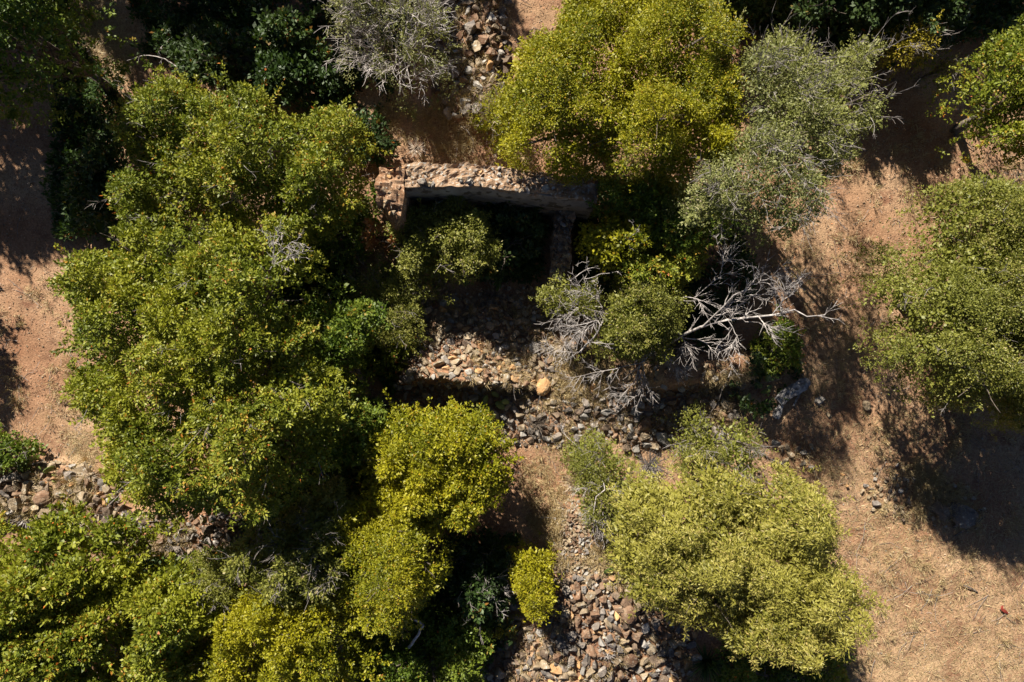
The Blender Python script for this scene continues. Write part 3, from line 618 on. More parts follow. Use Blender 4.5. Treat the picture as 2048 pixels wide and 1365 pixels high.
bare_plant('dead_branch', 'pale dead boughs over the green tufted bush by the dirt path', 'branch', [
    ([(1192, 950, .9), (1212, 975, 1.2), (1190, 995, 1.3), (1188, 1030, 1.3), (1198, 1062, 1.2), (1188, 1080, 1.1)], .024),
    ([(1212, 978, 1.2), (1235, 985, 1.3), (1248, 1000, 1.3)], .016),
    ([(1198, 1062, 1.2), (1215, 1075, 1.1)], .010),
    ([(1192, 985, 1.2), (1170, 975, 1.2), (1145, 985, 1.1)], .013),
    ([(1195, 950, .9), (1170, 910, .9), (1130, 870, .8), (1115, 850, .8)], .018)], 106, levels=((8, .26, 42, 5), (4, .12, 40, 4)))
bare_plant('dead_branch', 'forked dead branch hanging over the dim shrub at the bottom middle', 'branch', [
    ([(978, 1150, .8), (976, 1175, .9), (973, 1200, 1.0), (958, 1225, 1.0), (952, 1255, .9)], .020),
    ([(976, 1172, .9), (990, 1205, 1.0), (1005, 1225, 1.0)], .013), ([(980, 1178, .9), (1005, 1180, .9), (1030, 1188, .9)], .009),
    ([(978, 1150, .8), (955, 1130, .8)], .008)], 107, levels=((7, .22, 38, 5), (4, .10, 40, 4)))
bare_plant('dead_branch', 'tangle of white bare twigs at the right rim of the largest tree', 'branch', [
    ([(540, 540, 2.9), (550, 515, 3.1), (575, 490, 3.2), (595, 480, 3.2)], .016), ([(545, 530, 2.9), (570, 520, 3.0), (600, 510, 3.0)], .012),
    ([(550, 515, 3.1), (548, 480, 3.2), (560, 465, 3.3)], .012)], 108, levels=((10, .34, 45, 5), (5, .14, 45, 4)))
bare_plant('dead_branch', 'white bare twigs in front of the thin olive shrub', 'branch', [
    ([(540, 1130, 1.3), (530, 1105, 1.5), (515, 1080, 1.6)], .014), ([(540, 1130, 1.3), (560, 1095, 1.5), (580, 1085, 1.5)], .012)], 109, levels=((9, .26, 45, 5), (4, .12, 45, 4)))
bare_plant('dead_branch', 'white bare twigs beside the short dirt bank on the left', 'branch', [
    ([(378, 1150, .5), (385, 1130, .6), (405, 1100, .6)], .014), ([(385, 1130, .6), (365, 1110, .6)], .011)], 110, levels=((8, .22, 45, 5), (4, .10, 45, 4)))
bare_plant('fallen_bough', 'curved pale bough lying in the shade above the upper left tree', 'branch', [
    ([(355, 135, .5), (330, 118, .5), (300, 112, .5), (275, 114, .5), (252, 122, .4)], .03), ([(318, 112, .5), (322, 95, .7), (335, 85, .8)], .015)], 111, levels=((2, .2, 45, 5), (2, .1, 40, 3)))
# thick bent white limb
bare_plant('bent_limb', 'thick bent white limb sticking out of the bushes at the bottom', 'branch', [
    ([(818, 1295, 1.5), (833, 1275, 1.7), (842, 1258, 1.8), (846, 1250, 1.8)], .055), ([(846, 1250, 1.8), (832, 1242, 1.9), (826, 1240, 1.9)], .035)], 112, levels=((1, .08, 45, 4), (1, .04, 40, 3)), rmin_=.75)
def radial_bush(name, label, cat, px, py, r, h, n, seed, mat, dz=0, thick=.007, group=None, per=3, up=.5):
    rng = np.random.RandomState(seed); x, y, z = G(px, py); z += dz
    a = rng.rand(n)*6.283; el = np.arcsin(rng.rand(n)**up)
    d = np.stack([np.cos(a)*np.cos(el), np.sin(a)*np.cos(el), np.sin(el)], -1)
    k = 5; Q = np.zeros((n, k, 3)); ln = (.55+.6*rng.rand(n))
    scl = np.array([r, r, h])
    for j in range(1, k):
        d = nrm(d+rng.randn(n, 3)*.12); Q[:, j] = Q[:, j-1]+d*(ln/(k-1))[:, None]*scl
    R = np.broadcast_to(thick*np.linspace(1, .35, k), (n, k)).copy()
    B = [(Q, R)]
    if per: B.append(children(Q, R, per, .45*r, 32, 4, rng, rr=.7))
    v, f = tubes(B, 3 if thick < .009 else 4)
    o = link(name, np_mesh(name, v, f), M[mat]); o.location = (x, y, z-.02)
    return tag(o, label, cat, group)
radial_bush('bare_shrub', 'grey leafless bush inside the ruin above the slab stones', 'shrub', 985, 590, .50, .7, 60, 120, 'twig_grey', per=4)
radial_bush('bare_shrub', 'bleached bare bush growing on the east end of the ruin wall', 'shrub', 1150, 385, .34, .4, 46, 121, 'dead_warm', dz=1.75, per=3, thick=.009)
radial_bush('bare_shrub', 'small leafless bush in the dark middle of the ruin', 'shrub', 1052, 510, .25, .4, 20, 122, 'twig_grey')
radial_bush('bare_shrub', 'tangled bare grey twigs in the shade under the top left straw patch', 'shrub', 165, 115, .45, .5, 50, 123, 'twig_grey', per=4)
radial_bush('bare_shrub', 'bleached twiggy tuft above the yellow-green dome', 'shrub', 810, 830, .30, .45, 50, 124, 'dead_warm', per=4)
radial_bush('bare_shrub', 'small bleached twig tuft among the stones at the bottom', 'shrub', 1213, 1305, .22, .3, 34, 125, 'dead_wood', per=3)
radial_bush('bare_shrub', 'grey twiggy tuft at the dirt bank right of the green tufted bush', 'shrub', 1300, 930, .45, .4, 70, 126, 'twig_grey', per=4)
radial_bush('bare_shrub', 'grey twig brush left of the sunlit rubble', 'shrub', 830, 690, .35, .35, 60, 127, 'twig_grey', per=4)
radial_bush('bare_shrub', 'dry brown twig bush left of the foot of the white dead tree', 'shrub', 1335, 700, .55, .6, 80, 128, 'bark', per=4)
radial_bush('bare_shrub', 'dark twig brush below the sunlit platform, above the dirt path', 'shrub', 1075, 850, .35, .5, 60, 129, 'bark', per=4)
for i, (a, b, r, lb) in enumerate([(52, 1035, .30, 'silvery tussock below the left stones, leftmost of the row'), (92, 1040, .30, 'silvery tussock below the left stones, second from the left'),
        (133, 1035, .36, 'whitest spiky tussock below the left stones'), (180, 1045, .26, 'brownish tussock below the left stones, left of the bank'),
        (228, 1030, .32, 'loose dry tussock at the right end of the left stones')]):
    radial_bush('dry_tussock', lb, 'grass tuft', a, b, r, r*.8, 90, 140+i, 'dead_warm' if i == 3 else 'twig_grey' if i in (1, 4) else 'dead_wood', thick=.006, per=0, group='dry tussocks below the left stones')
for i, (a, b, r, mt, dz, lb) in enumerate([(180, 950, .32, 'dead_warm', 0, 'bleached grass tuft at the path end beside the largest tree'), (170, 925, .28, 'straw_w', 0, 'pale cream grass tuft on the path edge'),
        (1150, 970, .35, 'dead_warm', 0, 'grey dry grass tuft on the dirt path'), (1125, 690, .3, 'dead_warm', .1, 'straw tuft at the right side of the pale slab'),
        (1050, 365, .28, 'straw_w', 1.95, 'dry straw tuft on top of the ruin wall, right of its middle'), (860, 355, .18, 'dead_warm', 2.1, 'small grey dry tuft on top of the ruin wall near the pier'),
        (1200, 1130, .3, 'straw_w', 0, 'cream grass tuft among the small stones above the bottom pile'), (290, 1110, .28, 'straw_w', 0, 'yellow grass tuft on the short dirt bank'),
        (935, 1010, .3, 'bark', 0, 'brown dry tuft below the yellow-green dome'), (1290, 750, .3, 'straw_w', .1, 'dry yellow tuft on the ruined platform edge')]):
    if 'straw_w' not in M: M['straw_w'] = bark_mat('straw_w', (.42, .30, .15), (.66, .52, .31))
    radial_bush('dry_grass_tuft', lb, 'grass tuft', a, b, r, r*.7, 110, 160+i, mt, dz=dz, thick=.005, per=0)
# ---------------------------------------------------------------- blade plants
def blades(name, label, cat, px, py, n, L, w, seed, mat, dz=0, el0=.3, k=5, droop=.5):
    rng = np.random.RandomState(seed); x, y, z = G(px, py); V = []; F = []; T = []
    for i in range(n):
        a = rng.rand()*6.283; el = el0+(1.5-el0)*rng.rand(); d = np.array([math.cos(a)*math.cos(el), math.sin(a)*math.cos(el), math.sin(el)])
        s = np.array([-math.sin(a), math.cos(a), 0]); p = np.zeros(3); l = L*(.6+.5*rng.rand()); b = len(V); tt = rng.rand()*.9
        for j in range(k+1):
            ww = w*(1-j/k)**.7*.5+.001; V += [p-s*ww, p+np.array([0, 0, -ww*.5]), p+s*ww]; T += [tt]*3
            d = nrm(d+np.array([0, 0, -droop/k*(j+1)/k*1.6])); p = p+d*l/k
        for j in range(k):
            for c in (0, 1): F.append((b+j*3+c, b+j*3+c+1, b+j*3+c+4, b+j*3+c+3))
    o = link(name, np_mesh(name, V, np.array(F), tint=T), M[mat]); o.location = (x, y, z+dz); return tag(o, label, cat)
blades('yucca', 'spiky dark green rosette plant at the bottom edge under the pale tree', 'plant', 1412, 1322, 130, .52, .035, 200, 'yucca')
blades('yucca', 'smaller spiky green rosette right of the large one at the bottom edge', 'plant', 1448, 1330, 60, .34, .028, 201, 'yucca')
def pad_mesh(rng):
    a = np.linspace(0, 2*math.pi, 15)[:-1]; V = []; F = []
    rings = [(0, .5), (.6, .5), (.9, .32), (1, 0), (.9, -.32), (.6, -.5), (0, -.5)]
    V.append((0, 0, .5))
    for r, t in rings[1:-1]:
        for t_ in a: V.append((math.cos(t_)*r*(.72+.12*math.sin(t_)), math.sin(t_)*r, t))
    V.append((0, 0, -.5)); n = len(a); nr = len(rings)-2; tri = []
    for i in range(n): tri.append((0, 1+i, 1+(i+1) % n))
    for q in range(nr-1):
        for i in range(n): F.append((1+q*n+i, 1+(q+1)*n+i, 1+(q+1)*n+(i+1) % n, 1+q*n+(i+1) % n))
    e = len(V)-1
    for i in range(n): tri.append((e, 1+(nr-1)*n+(i+1) % n, 1+(nr-1)*n+i))
    return np.array(V), F, tri
def cactus(label, px, py, pads, seed):
    rng = np.random.RandomState(seed); x, y, z = G(px, py); root = empty('prickly_pear', (x, y, z), label, 'cactus')
    for i, (dx, dy, ang, ln, el) in enumerate(pads):
        V, F, t = pad_mesh(rng); V = V*np.array([ln*.34, ln*.5, .03])
        me = np_mesh('pad', V, [np.array(F), np.array(t)], tint=np.full(len(V), rng.rand()*.85), smooth=True)
        o = link('pad', me, M['cactus'], root); o.rotation_euler = (el, rng.randn()*.4, ang); o.location = (dx*.01, -dy*.01, .10+.08*rng.rand()+ln*.3*abs(math.sin(el)))
cactus('prickly pear with narrow green pads on the left stones by the path', 85, 930, [(-30, 5, .3, .20, .5), (-15, -8, -.8, .24, 1.3), (0, -16, .5, .26, 1.2), (10, 2, -1.2, .22, .9), (22, 10, -1.0, .2, 1.2), (35, 18, -.6, .22, 1.1), (-18, 22, 1.3, .22, .6), (40, 30, -.4, .18, 1.2), (20, 48, 1.45, .2, .8), (28, 5, 1.4, .24, 1.2), (-40, -20, -.6, .2, 1.1)], 210)
cactus('single cactus stem standing among the left stones, in front of the dark gap', 157, 1010, [(0, 0, .3, .26, 1.2), (3, 12, .25, .22, 1.1), (6, 24, .1, .18, .9)], 211)
cactus('dark prickly pear in the shade left of the fallen log', 1522, 770, [(-10, 0, .9, .24, .5), (6, -14, .2, .26, .8), (2, 12, -1.2, .2, .5), (-28, 24, .3, .2, .4), (-6, -30, -.8, .22, .6), (12, 4, 1.2, .2, .7)], 212)
cactus('cactus pads lying among the shaded stones below the sunlit platform', 995, 800, [(-24, 0, .1, .26, .5), (6, 10, 1.1, .28, .6), (16, 2, 1.2, .24, .8), (-4, -12, .9, .2, .5)], 213)
cactus('lone bright green cactus pad above the bottom stone pile', 1215, 1137, [(0, 0, -.9, .24, .4)], 214)
cactus('few green pads under the feathery low bush', 1485, 800, [(0, 0, .3, .2, .5), (-4, 16, 1.3, .18, .7)], 215)

# ---------------------------------------------------------------- stones
def ico(sub):
    import bmesh
    bm = bmesh.new(); bmesh.ops.create_icosphere(bm, subdivisions=sub, radius=1)
    v = np.array([p.co[:] for p in bm.verts]); f = np.array([[q.index for q in fa.verts] for fa in bm.faces]); bm.free(); return v, f
I3, I2 = ico(4), ico(2)
def rock(base, rng, cuts=10, rough=.05):
    v, f = base; v = v.copy()
    for _ in range(cuts):
        n = nrm(rng.randn(3)*np.array([1, 1, .8])); d = (.26+.44*rng.rand()) if cuts > 6 else .68+.2*rng.rand(); s = v@n; v = v - np.maximum(s-d, 0)[:, None]*n
    if rough:
        o = rng.rand(3)*50
        dn = np.array([mnoise.fractal(Vector(p*2.6+o), 1, 2, 3) for p in v]); v = v*(1+rough*2.2*dn)[:, None]
    v = v*np.array([1, .62+.33*rng.rand(), .5+.35*rng.rand()]); v /= np.abs(v[:, :2]).max()
    return v, f
COLS = ['pale grey', 'grey', 'tan', 'rusty brown', 'dark brown', 'orange']
rrng = np.random.RandomState(5)
shapes = [rock(I3, rrng) for _ in range(9)]
shapes.append(rock(I3, np.random.RandomState(8), 5, .035))
ROCK = {}
def rock_me(i, col):
    if (i, col) not in ROCK:
        v, f = shapes[i]; me = np_mesh('stone', v, f, tint=np.zeros(len(v))); me.materials.append(M[col]); ROCK[(i, col)] = me
    return ROCK[(i, col)]
REG = {
 'top': ('in the top stone strip', [(862, -60), (1012, -60), (1016, 110), (1000, 165), (965, 200), (915, 235), (895, 180), (893, 120), (872, 60)], (2.6, 12), 1.0, (.08, .22, .18, .26, .26, 0)),
 'heap': ('on the rubble heap', [(812, 560), (850, 566), (905, 604), (1000, 606), (1085, 598), (1112, 650), (1098, 690), (1112, 745), (1100, 782), (1040, 776), (960, 762), (880, 756), (800, 758), (812, 715), (850, 640)], (1.8, 9), 1.25, (.10, .06, .58, .14, .08, .04)),
 'plat': ('on the platform edge', [(1110, 690), (1300, 700), (1480, 690), (1500, 745), (1400, 775), (1200, 792), (1108, 785)], (2.2, 7), .6, (.06, .1, .42, .22, .14, .06)),
 'foot': ('below the platform', [(770, 765), (900, 778), (1050, 795), (1300, 805), (1480, 775), (1485, 850), (1380, 895), (1280, 895), (1240, 860), (1150, 870), (1050, 872), (900, 850), (790, 825)], (2.2, 10), 1.0, (.12, .40, .12, .10, .26, 0)),
 'left': ('in the left stone line', [(-60, 925), (60, 925), (150, 945), (212, 965), (245, 1000), (232, 1032), (150, 1022), (0, 1040), (-60, 1035)], (2.4, 12), 1.1, (.10, .12, .34, .26, .14, .04)),
 'leftb': ('in the dark stone line', [(225, 1025), (290, 1040), (330, 1062), (420, 1050), (540, 1035), (570, 1065), (480, 1105), (380, 1115), (300, 1112), (250, 1085)], (2.4, 11), 1.0, (.08, .46, .08, .12, .26, 0)),
 'path': ('in the gravelly strip', [(1105, 1020), (1180, 1000), (1240, 1080), (1250, 1165), (1130, 1165), (1112, 1100)], (1.8, 5), 1.0, (.18, .06, .56, .12, .04, .04)),
 'pile': ('in the bottom pile', [(1120, 1160), (1245, 1150), (1315, 1210), (1390, 1260), (1390, 1430), (930, 1430), (940, 1290), (1000, 1245), (1100, 1200)], (2.4, 11), 1.15, (.10, .22, .20, .26, .18, .04)),
 'scree': ('in the right scatter', [(1720, 965), (1830, 925), (1965, 1005), (1950, 1065), (1830, 1030), (1740, 1012)], (1.6, 5), .7, (.16, .16, .5, .1, .08, 0)),
 'verge': ('beside the feathery bush', [(1535, 868), (1620, 885), (1630, 930), (1560, 945)], (2.5, 8), .5, (.2, .2, .4, .1, .1, 0)),
}
KNOWN = [  # px, py, r, colour, region, own label or None
 (912, 26, 16, 'pale grey', 'top', 'large pale flat stone at the top edge, brightest of the strip'), (972, 27, 11, 'rusty brown', 'top', None), (985, 36, 13, 'pale grey', 'top', None), (990, 14, 12, 'rusty brown', 'top', None),
 (941, 60, 17, 'grey', 'top', 'largest dark grey stone of the top strip'), (961, 57, 12, 'rusty brown', 'top', None), (920, 76, 10, 'rusty brown', 'top', None), (951, 97, 14, 'tan', 'top', None), (984, 76, 14, 'rusty brown', 'top', None),
 (1001, 96, 9, 'orange', 'top', 'round orange stone at the right rim of the top strip'), (930, 98, 8, 'dark brown', 'top', None), (920, 120, 14, 'tan', 'top', None), (941, 127, 8, 'tan', 'top', None), (937, 145, 9, 'pale grey', 'top', None), (977, 136, 10, 'orange', 'top', None),
 (965, 158, 8, 'pale grey', 'top', None), (910, 147, 14, 'rusty brown', 'top', None), (943, 165, 10, 'tan', 'top', None), (913, 185, 13, 'grey', 'top', None), (884, 32, 13, 'dark brown', 'top', None), (872, 10, 13, 'dark brown', 'top', None), (900, 50, 12, 'dark brown', 'top', None), (935, 8, 12, 'dark brown', 'top', None), (955, 22, 11, 'dark brown', 'top', None),
 (1086, 773, 19, 'orange', 'heap', 'big smooth orange boulder on the lower edge of the rubble heap'), (1069, 694, 12, 'pale grey', 'heap', 'pale squared slab at the right side of the sunlit rubble'), (827, 741, 15, 'tan', 'heap', 'big pale tan block at the left lower corner of the rubble heap'), (855, 744, 14, 'tan', 'heap', 'second pale tan block at the lower left of the rubble heap'),
 (876, 728, 14, 'tan', 'heap', None), (1035, 612, 12, 'grey', 'heap', 'flat bluish slab below the grey leafless bush'), (979, 638, 9, 'pale grey', 'heap', 'whitish stone left of the bluish slab'), (1067, 637, 9, 'pale grey', 'heap', 'whitish stone right of the bluish slab'), (1072, 614, 10, 'grey', 'heap', None), (1015, 632, 14, 'dark brown', 'heap', None), (965, 612, 11, 'dark brown', 'heap', None), (845, 600, 10, 'tan', 'heap', None), (855, 625, 11, 'tan', 'heap', None), (838, 575, 11, 'tan', 'heap', None), (877, 682, 11, 'tan', 'heap', None), (1000, 735, 8, 'orange', 'heap', None), (957, 742, 9, 'orange', 'heap', None), (975, 745, 9, 'rusty brown', 'heap', None),
 (26, 955, 16, 'grey', 'left', None), (92, 995, 18, 'rusty brown', 'left', 'largest boulder in the stone line at the left edge'), (75, 978, 14, 'tan', 'left', None), (88, 953, 14, 'dark brown', 'left', None), (112, 956, 12, 'orange', 'left', None), (130, 960, 10, 'orange', 'left', None), (145, 968, 10, 'orange', 'left', 'terracotta coloured tilted stone in the left stone line'), (140, 1006, 14, 'tan', 'left', None), (178, 992, 17, 'tan', 'left', None), (196, 976, 9, 'rusty brown', 'left', None), (213, 993, 8, 'rusty brown', 'left', None), (207, 962, 10, 'grey', 'left', None), (40, 990, 10, 'rusty brown', 'left', None), (5, 950, 13, 'rusty brown', 'left', None), (5, 985, 10, 'grey', 'left', None), (240, 1042, 11, 'dark brown', 'leftb', None), (241, 1058, 9, 'rusty brown', 'leftb', None), (240, 1073, 9, 'grey', 'leftb', None), (330, 1140, 9, 'tan', 'leftb', 'lone tan stone at the tip of the short dirt bank'), (345, 1095, 12, 'grey', 'leftb', None), (440, 1070, 11, 'grey', 'leftb', None), (395, 1090, 12, 'dark brown', 'leftb', None), (340, 1060, 11, 'grey', 'leftb', None),
 (1180, 1187, 13, 'tan', 'pile', None), (1202, 1169, 9, 'rusty brown', 'pile', None), (1218, 1171, 11, 'tan', 'pile', None), (1234, 1188, 12, 'dark brown', 'pile', None), (1207, 1193, 11, 'rusty brown', 'pile', None), (1254, 1203, 14, 'rusty brown', 'pile', None), (1257, 1227, 19, 'rusty brown', 'pile', 'largest boulder of the bottom pile, below the pale tree'), (1233, 1232, 9, 'orange', 'pile', None), (1218, 1236, 9, 'grey', 'pile', None), (1215, 1248, 11, 'tan', 'pile', None), (1156, 1238, 13, 'rusty brown', 'pile', None), (1167, 1222, 10, 'tan', 'pile', None), (1175, 1263, 14, 'rusty brown', 'pile', None), (1198, 1264, 10, 'orange', 'pile', None), (1123, 1287, 13, 'grey', 'pile', None), (1110, 1253, 12, 'dark brown', 'pile', None), (1104, 1270, 9, 'grey', 'pile', None), (1131, 1260, 10, 'rusty brown', 'pile', None), (1183, 1298, 14, 'rusty brown', 'pile', None), (1142, 1295, 11, 'grey', 'pile', None), (1115, 1311, 12, 'rusty brown', 'pile', None), (1142, 1314, 13, 'grey', 'pile', None), (1172, 1318, 15, 'grey', 'pile', None), (1110, 1338, 12, 'orange', 'pile', 'ochre orange stone near the bottom edge of the pile'), (1124, 1352, 12, 'tan', 'pile', None), (1147, 1345, 13, 'tan', 'pile', None), (1150, 1366, 13, 'tan', 'pile', None), (1089, 1325, 11, 'tan', 'pile', None), (1075, 1355, 11, 'dark brown', 'pile', None), (1052, 1350, 11, 'tan', 'pile', None), (996, 1340, 16, 'tan', 'pile', None), (987, 1323, 10, 'rusty brown', 'pile', None), (960, 1315, 14, 'grey', 'pile', 'smooth grey boulder at the left end of the bottom pile'), (964, 1340, 15, 'grey', 'pile', None), (1025, 1360, 12, 'tan', 'pile', None), (1068, 1310, 9, 'grey', 'pile', None), (1257, 1316, 18, 'rusty brown', 'pile', 'reddish boulder at the right of the bleached twig tuft'), (1250, 1266, 12, 'rusty brown', 'pile', None), (1270, 1270, 13, 'rusty brown', 'pile', None), (1308, 1240, 14, 'grey', 'pile', None), (1325, 1283, 7, 'orange', 'pile', None), (1373, 1325, 12, 'orange', 'pile', None), (1060, 1275, 11, 'grey', 'pile', None), (1040, 1262, 10, 'grey', 'pile', None), (1055, 1290, 12, 'dark brown', 'pile', None), (1030, 1290, 11, 'grey', 'pile', None),
 (1345, 805, 16, 'dark brown', 'foot', 'largest brown stone among the shaded stones, right part'), (1313, 816, 12, 'grey', 'foot', None), (1369, 820, 13, 'pale grey', 'foot', 'largest whitish stone of the shaded strip, under the dead tree'), (1322, 812, 7, 'pale grey', 'foot', None), (1449, 806, 12, 'tan', 'foot', None), (1445, 829, 10, 'rusty brown', 'foot', None), (1364, 844, 8, 'grey', 'foot', None), (1351, 856, 9, 'grey', 'foot', None), (1289, 852, 17, 'rusty brown', 'foot', None), (1287, 872, 14, 'tan', 'foot', None), (1322, 874, 14, 'pale grey', 'foot', 'pale tilted slab above the dirt bank'), (1320, 857, 9, 'rusty brown', 'foot', None), (815, 760, 12, 'grey', 'foot', None), (1030, 822, 10, 'grey', 'foot', None), (1085, 830, 12, 'grey', 'foot', None), (930, 790, 10, 'grey', 'foot', None), (840, 765, 12, 'grey', 'foot', None),
 (1552, 886, 10, 'pale grey', 'verge', None), (1572, 892, 8, 'tan', 'verge', None), (1570, 920, 11, 'tan', 'verge', None), (1603, 928, 9, 'tan', 'verge', None),
 (1730, 811, 11, 'tan', 'scree', 'single rounded rock in the shadow streaks of the clearing'), (1637, 802, 9, 'pale grey', 'scree', 'small pale slab right of the fallen log'), (1655, 829, 7, 'tan', 'scree', 'small tan stone below the fallen log'), (1753, 1007, 11, 'grey', 'scree', None), (1812, 1000, 12, 'grey', 'scree', None), (1830, 1017, 6, 'dark brown', 'scree', None), (1684, 950, 6, 'orange', 'scree', 'small red stone in the clearing, larger of two'), (1693, 972, 4, 'orange', 'scree', 'small red stone in the clearing, smaller of two'), (1110, 1040, 6, 'pale grey', 'path', None), (1085, 1165 - 130, 5, 'pale grey', 'path', None), (1105, 1042, 5, 'pale grey', 'path', None),
]
stones = []
for (a, b, r, c, g, lb) in KNOWN: stones.append([a, b, r*1.04, c, g, lb])
for g, (txt, poly, (rmin, rmax), dn, pr) in REG.items():
    rr_ = np.random.RandomState(sum(map(ord, g))); P = np.array(poly); lo = P.min(0); hi = P.max(0)
    area = abs(sum(P[i][0]*P[(i+1) % len(P)][1]-P[(i+1) % len(P)][0]*P[i][1] for i in range(len(P))))/2
    arr = np.array([(s[0], s[1], s[2]) for s in stones if s[4] == g] or [(-9e3, 0, 0)])
    fill = 0; target = area*(3 if g not in ('scree', 'verge', 'plat') else .8)*dn
    sizes = np.sort(rmin+(rmax*1.15-rmin)*rr_.rand(6000)**4.2)[::-1]; pts = lo+rr_.rand(90000, 2)*(hi-lo); ins = poly_sd(poly, pts[:, 0], pts[:, 1])+rr_.randn(len(pts))*11 > 0; pts = pts[ins]; pi = 0
    for s in sizes:
        for _ in range(7):
            if pi >= len(pts): break
            x, y = pts[pi]; pi += 1
            if (np.hypot(arr[:, 0]-x, arr[:, 1]-y) > (arr[:, 2]+s)*.68).all():
                arr = np.vstack([arr, (x, y, s)]); stones.append([x, y, s, COLS[rr_.choice(6, p=np.array(pr)/sum(pr))], g, None]); fill += 3.1*s*s; break
        if fill > target or pi >= len(pts): break
# loose stones strewn over the clearing
rr_ = np.random.RandomState(77)
for _ in range(900):
    x, y = rr_.uniform(0, 2048), rr_.uniform(0, 1365); stones.append([x, y, 1.2+2.9*rr_.rand()**3, COLS[rr_.choice([2, 2, 3, 4, 1])], 'loose', None])
order = sorted(range(len(stones)), key=lambda i: -(stones[i][2] + (100 if stones[i][5] else 0)))
inview = [i for i in order if -5 < stones[i][0] < 2053 and -5 < stones[i][1] < 1370]
indiv = set(inview[:290])
ORD = ['leftmost', 'second from left', 'third from left', 'fourth from left', 'fifth from left', 'sixth from left', 'seventh from left']
keyed = {}
for i in indiv:
    a, b, r, c, g, lb = stones[i]
    if lb: continue
    P = np.array(REG[g][1] if g in REG else [(0, 0), (2048, 1365)]); lo, hi = np.maximum(P.min(0), 0), np.minimum(P.max(0), (2048, 1365)); u = (a-lo[0])/(hi[0]-lo[0]); v = (b-lo[1])/(hi[1]-lo[1])
    if hi[0]-lo[0] > 2.2*(hi[1]-lo[1]): cell = ['left end', 'left half', 'middle', 'right half', 'right end'][int(min(max(u, 0), .999)*5)]
    elif hi[1]-lo[1] > 2.2*(hi[0]-lo[0]): cell = ['upper end', 'upper part', 'lower part', 'lower end'][int(min(max(v, 0), .999)*4)]
    else: cell = ['upper', 'middle', 'lower'][int(min(max(v, 0), .999)*3)]+' '+['left', 'centre', 'right'][int(min(max(u, 0), .999)*3)]
    keyed.setdefault((g, cell, 'large' if r > 12.5 else 'medium' if r > 9 else 'small', c), []).append(i)
NUMW = ['', '', 'two', 'three', 'four', 'five', 'six', 'seven', 'eight', 'nine']
LAB = {}
for (g, cell, sz, c), ids_ in keyed.items():
    ids_.sort(key=lambda i: stones[i][0]); n_ = len(ids_)
    for q_, i in enumerate(ids_):
        t_ = '' if n_ == 1 else (', leftmost' if q_ == 0 else ', rightmost' if q_ == n_-1 else ', '+ORD[min(q_, 6)]) + ' of ' + (NUMW[n_] if n_ < 10 else 'many')
        LAB[i] = f'{sz} {c} stone {REG[g][0] if g in REG else "lying loose in the clearing"}, {cell}{t_}'
SIZE = lambda r: 'large' if r > 12.5 else 'medium' if r > 9 else 'small'
bins = {c: ([], [], [], 0) for c in COLS}
SV = {c: [] for c in COLS}; SF = {c: [] for c in COLS}; ST = {c: [] for c in COLS}; SO = {c: 0 for c in COLS}
small_shapes = [rock(I2, rrng, 8, .0) for _ in range(14)]
mid_shapes = [rock(ico(3), rrng, 10, .02) for _ in range(10)]
for i, (a, b, r, c, g, lb) in enumerate(stones):
    x, y, z = G(a, b); rw = r/100.; rz = rr_.rand()*6.283; tx, ty = rr_.randn()*.22, rr_.randn()*.22
    zz = z + rw*(.10+.34*rr_.rand()) + (rr_.rand()*.04 if g != 'loose' else 0)
    if i in indiv:
        k = 9 if lb and ('smooth' in lb or 'boulder' in lb or 'rounded' in lb) else (i*7) % 9
        if k == 9: tx = ty = .1
        o = bpy.data.objects.new('stone', rock_me(k, c)); C.objects.link(o)
        o.location = (x, y, zz); o.rotation_euler = (tx, ty, rz); o.scale = (rw, rw*rr_.uniform(.9, 1.1), rw*rr_.uniform(.85, 1.1))
        txt = REG[g][0] if g in REG else 'lying in the clearing'
        if lb: tag(o, lb, 'stone')
        else: tag(o, LAB[i], 'stone', f'stones {txt}')
    else:
        v, f = (small_shapes[i % 14] if r < 4 else mid_shapes[i % 10])
        Rm = np.array(Matrix.Rotation(rz, 3, 'Z') @ Matrix.Rotation(tx*2, 3, 'X') @ Matrix.Rotation(ty*2, 3, 'Y'))
        SV[c].append((v*rw)@Rm.T + np.array([x, y, zz])); SF[c].append(f+SO[c]); ST[c].append(np.full(len(v), rr_.rand())); SO[c] += len(v)
# the rest of the stones as one stuff object with one material slot per rock colour
V = []; F = []; T = []; mi = []; off = 0
for ci, c in enumerate(COLS):
    if not SV[c]: continue
    v = np.concatenate(SV[c]); f = np.concatenate(SF[c])+off; V.append(v); F.append(f); T.append(np.concatenate(ST[c])); mi.append(np.full(len(f), ci)); off += len(v)
me = np_mesh('rubble', np.concatenate(V), np.concatenate(F), tint=np.concatenate(T))
for c in COLS: me.materials.append(M[c])
me.polygons.foreach_set('material_index', np.concatenate(mi).astype(np.int32))
tag(link('rubble', me), 'small broken stones filling the gaps of all the stone piles', 'rubble', kind='stuff')

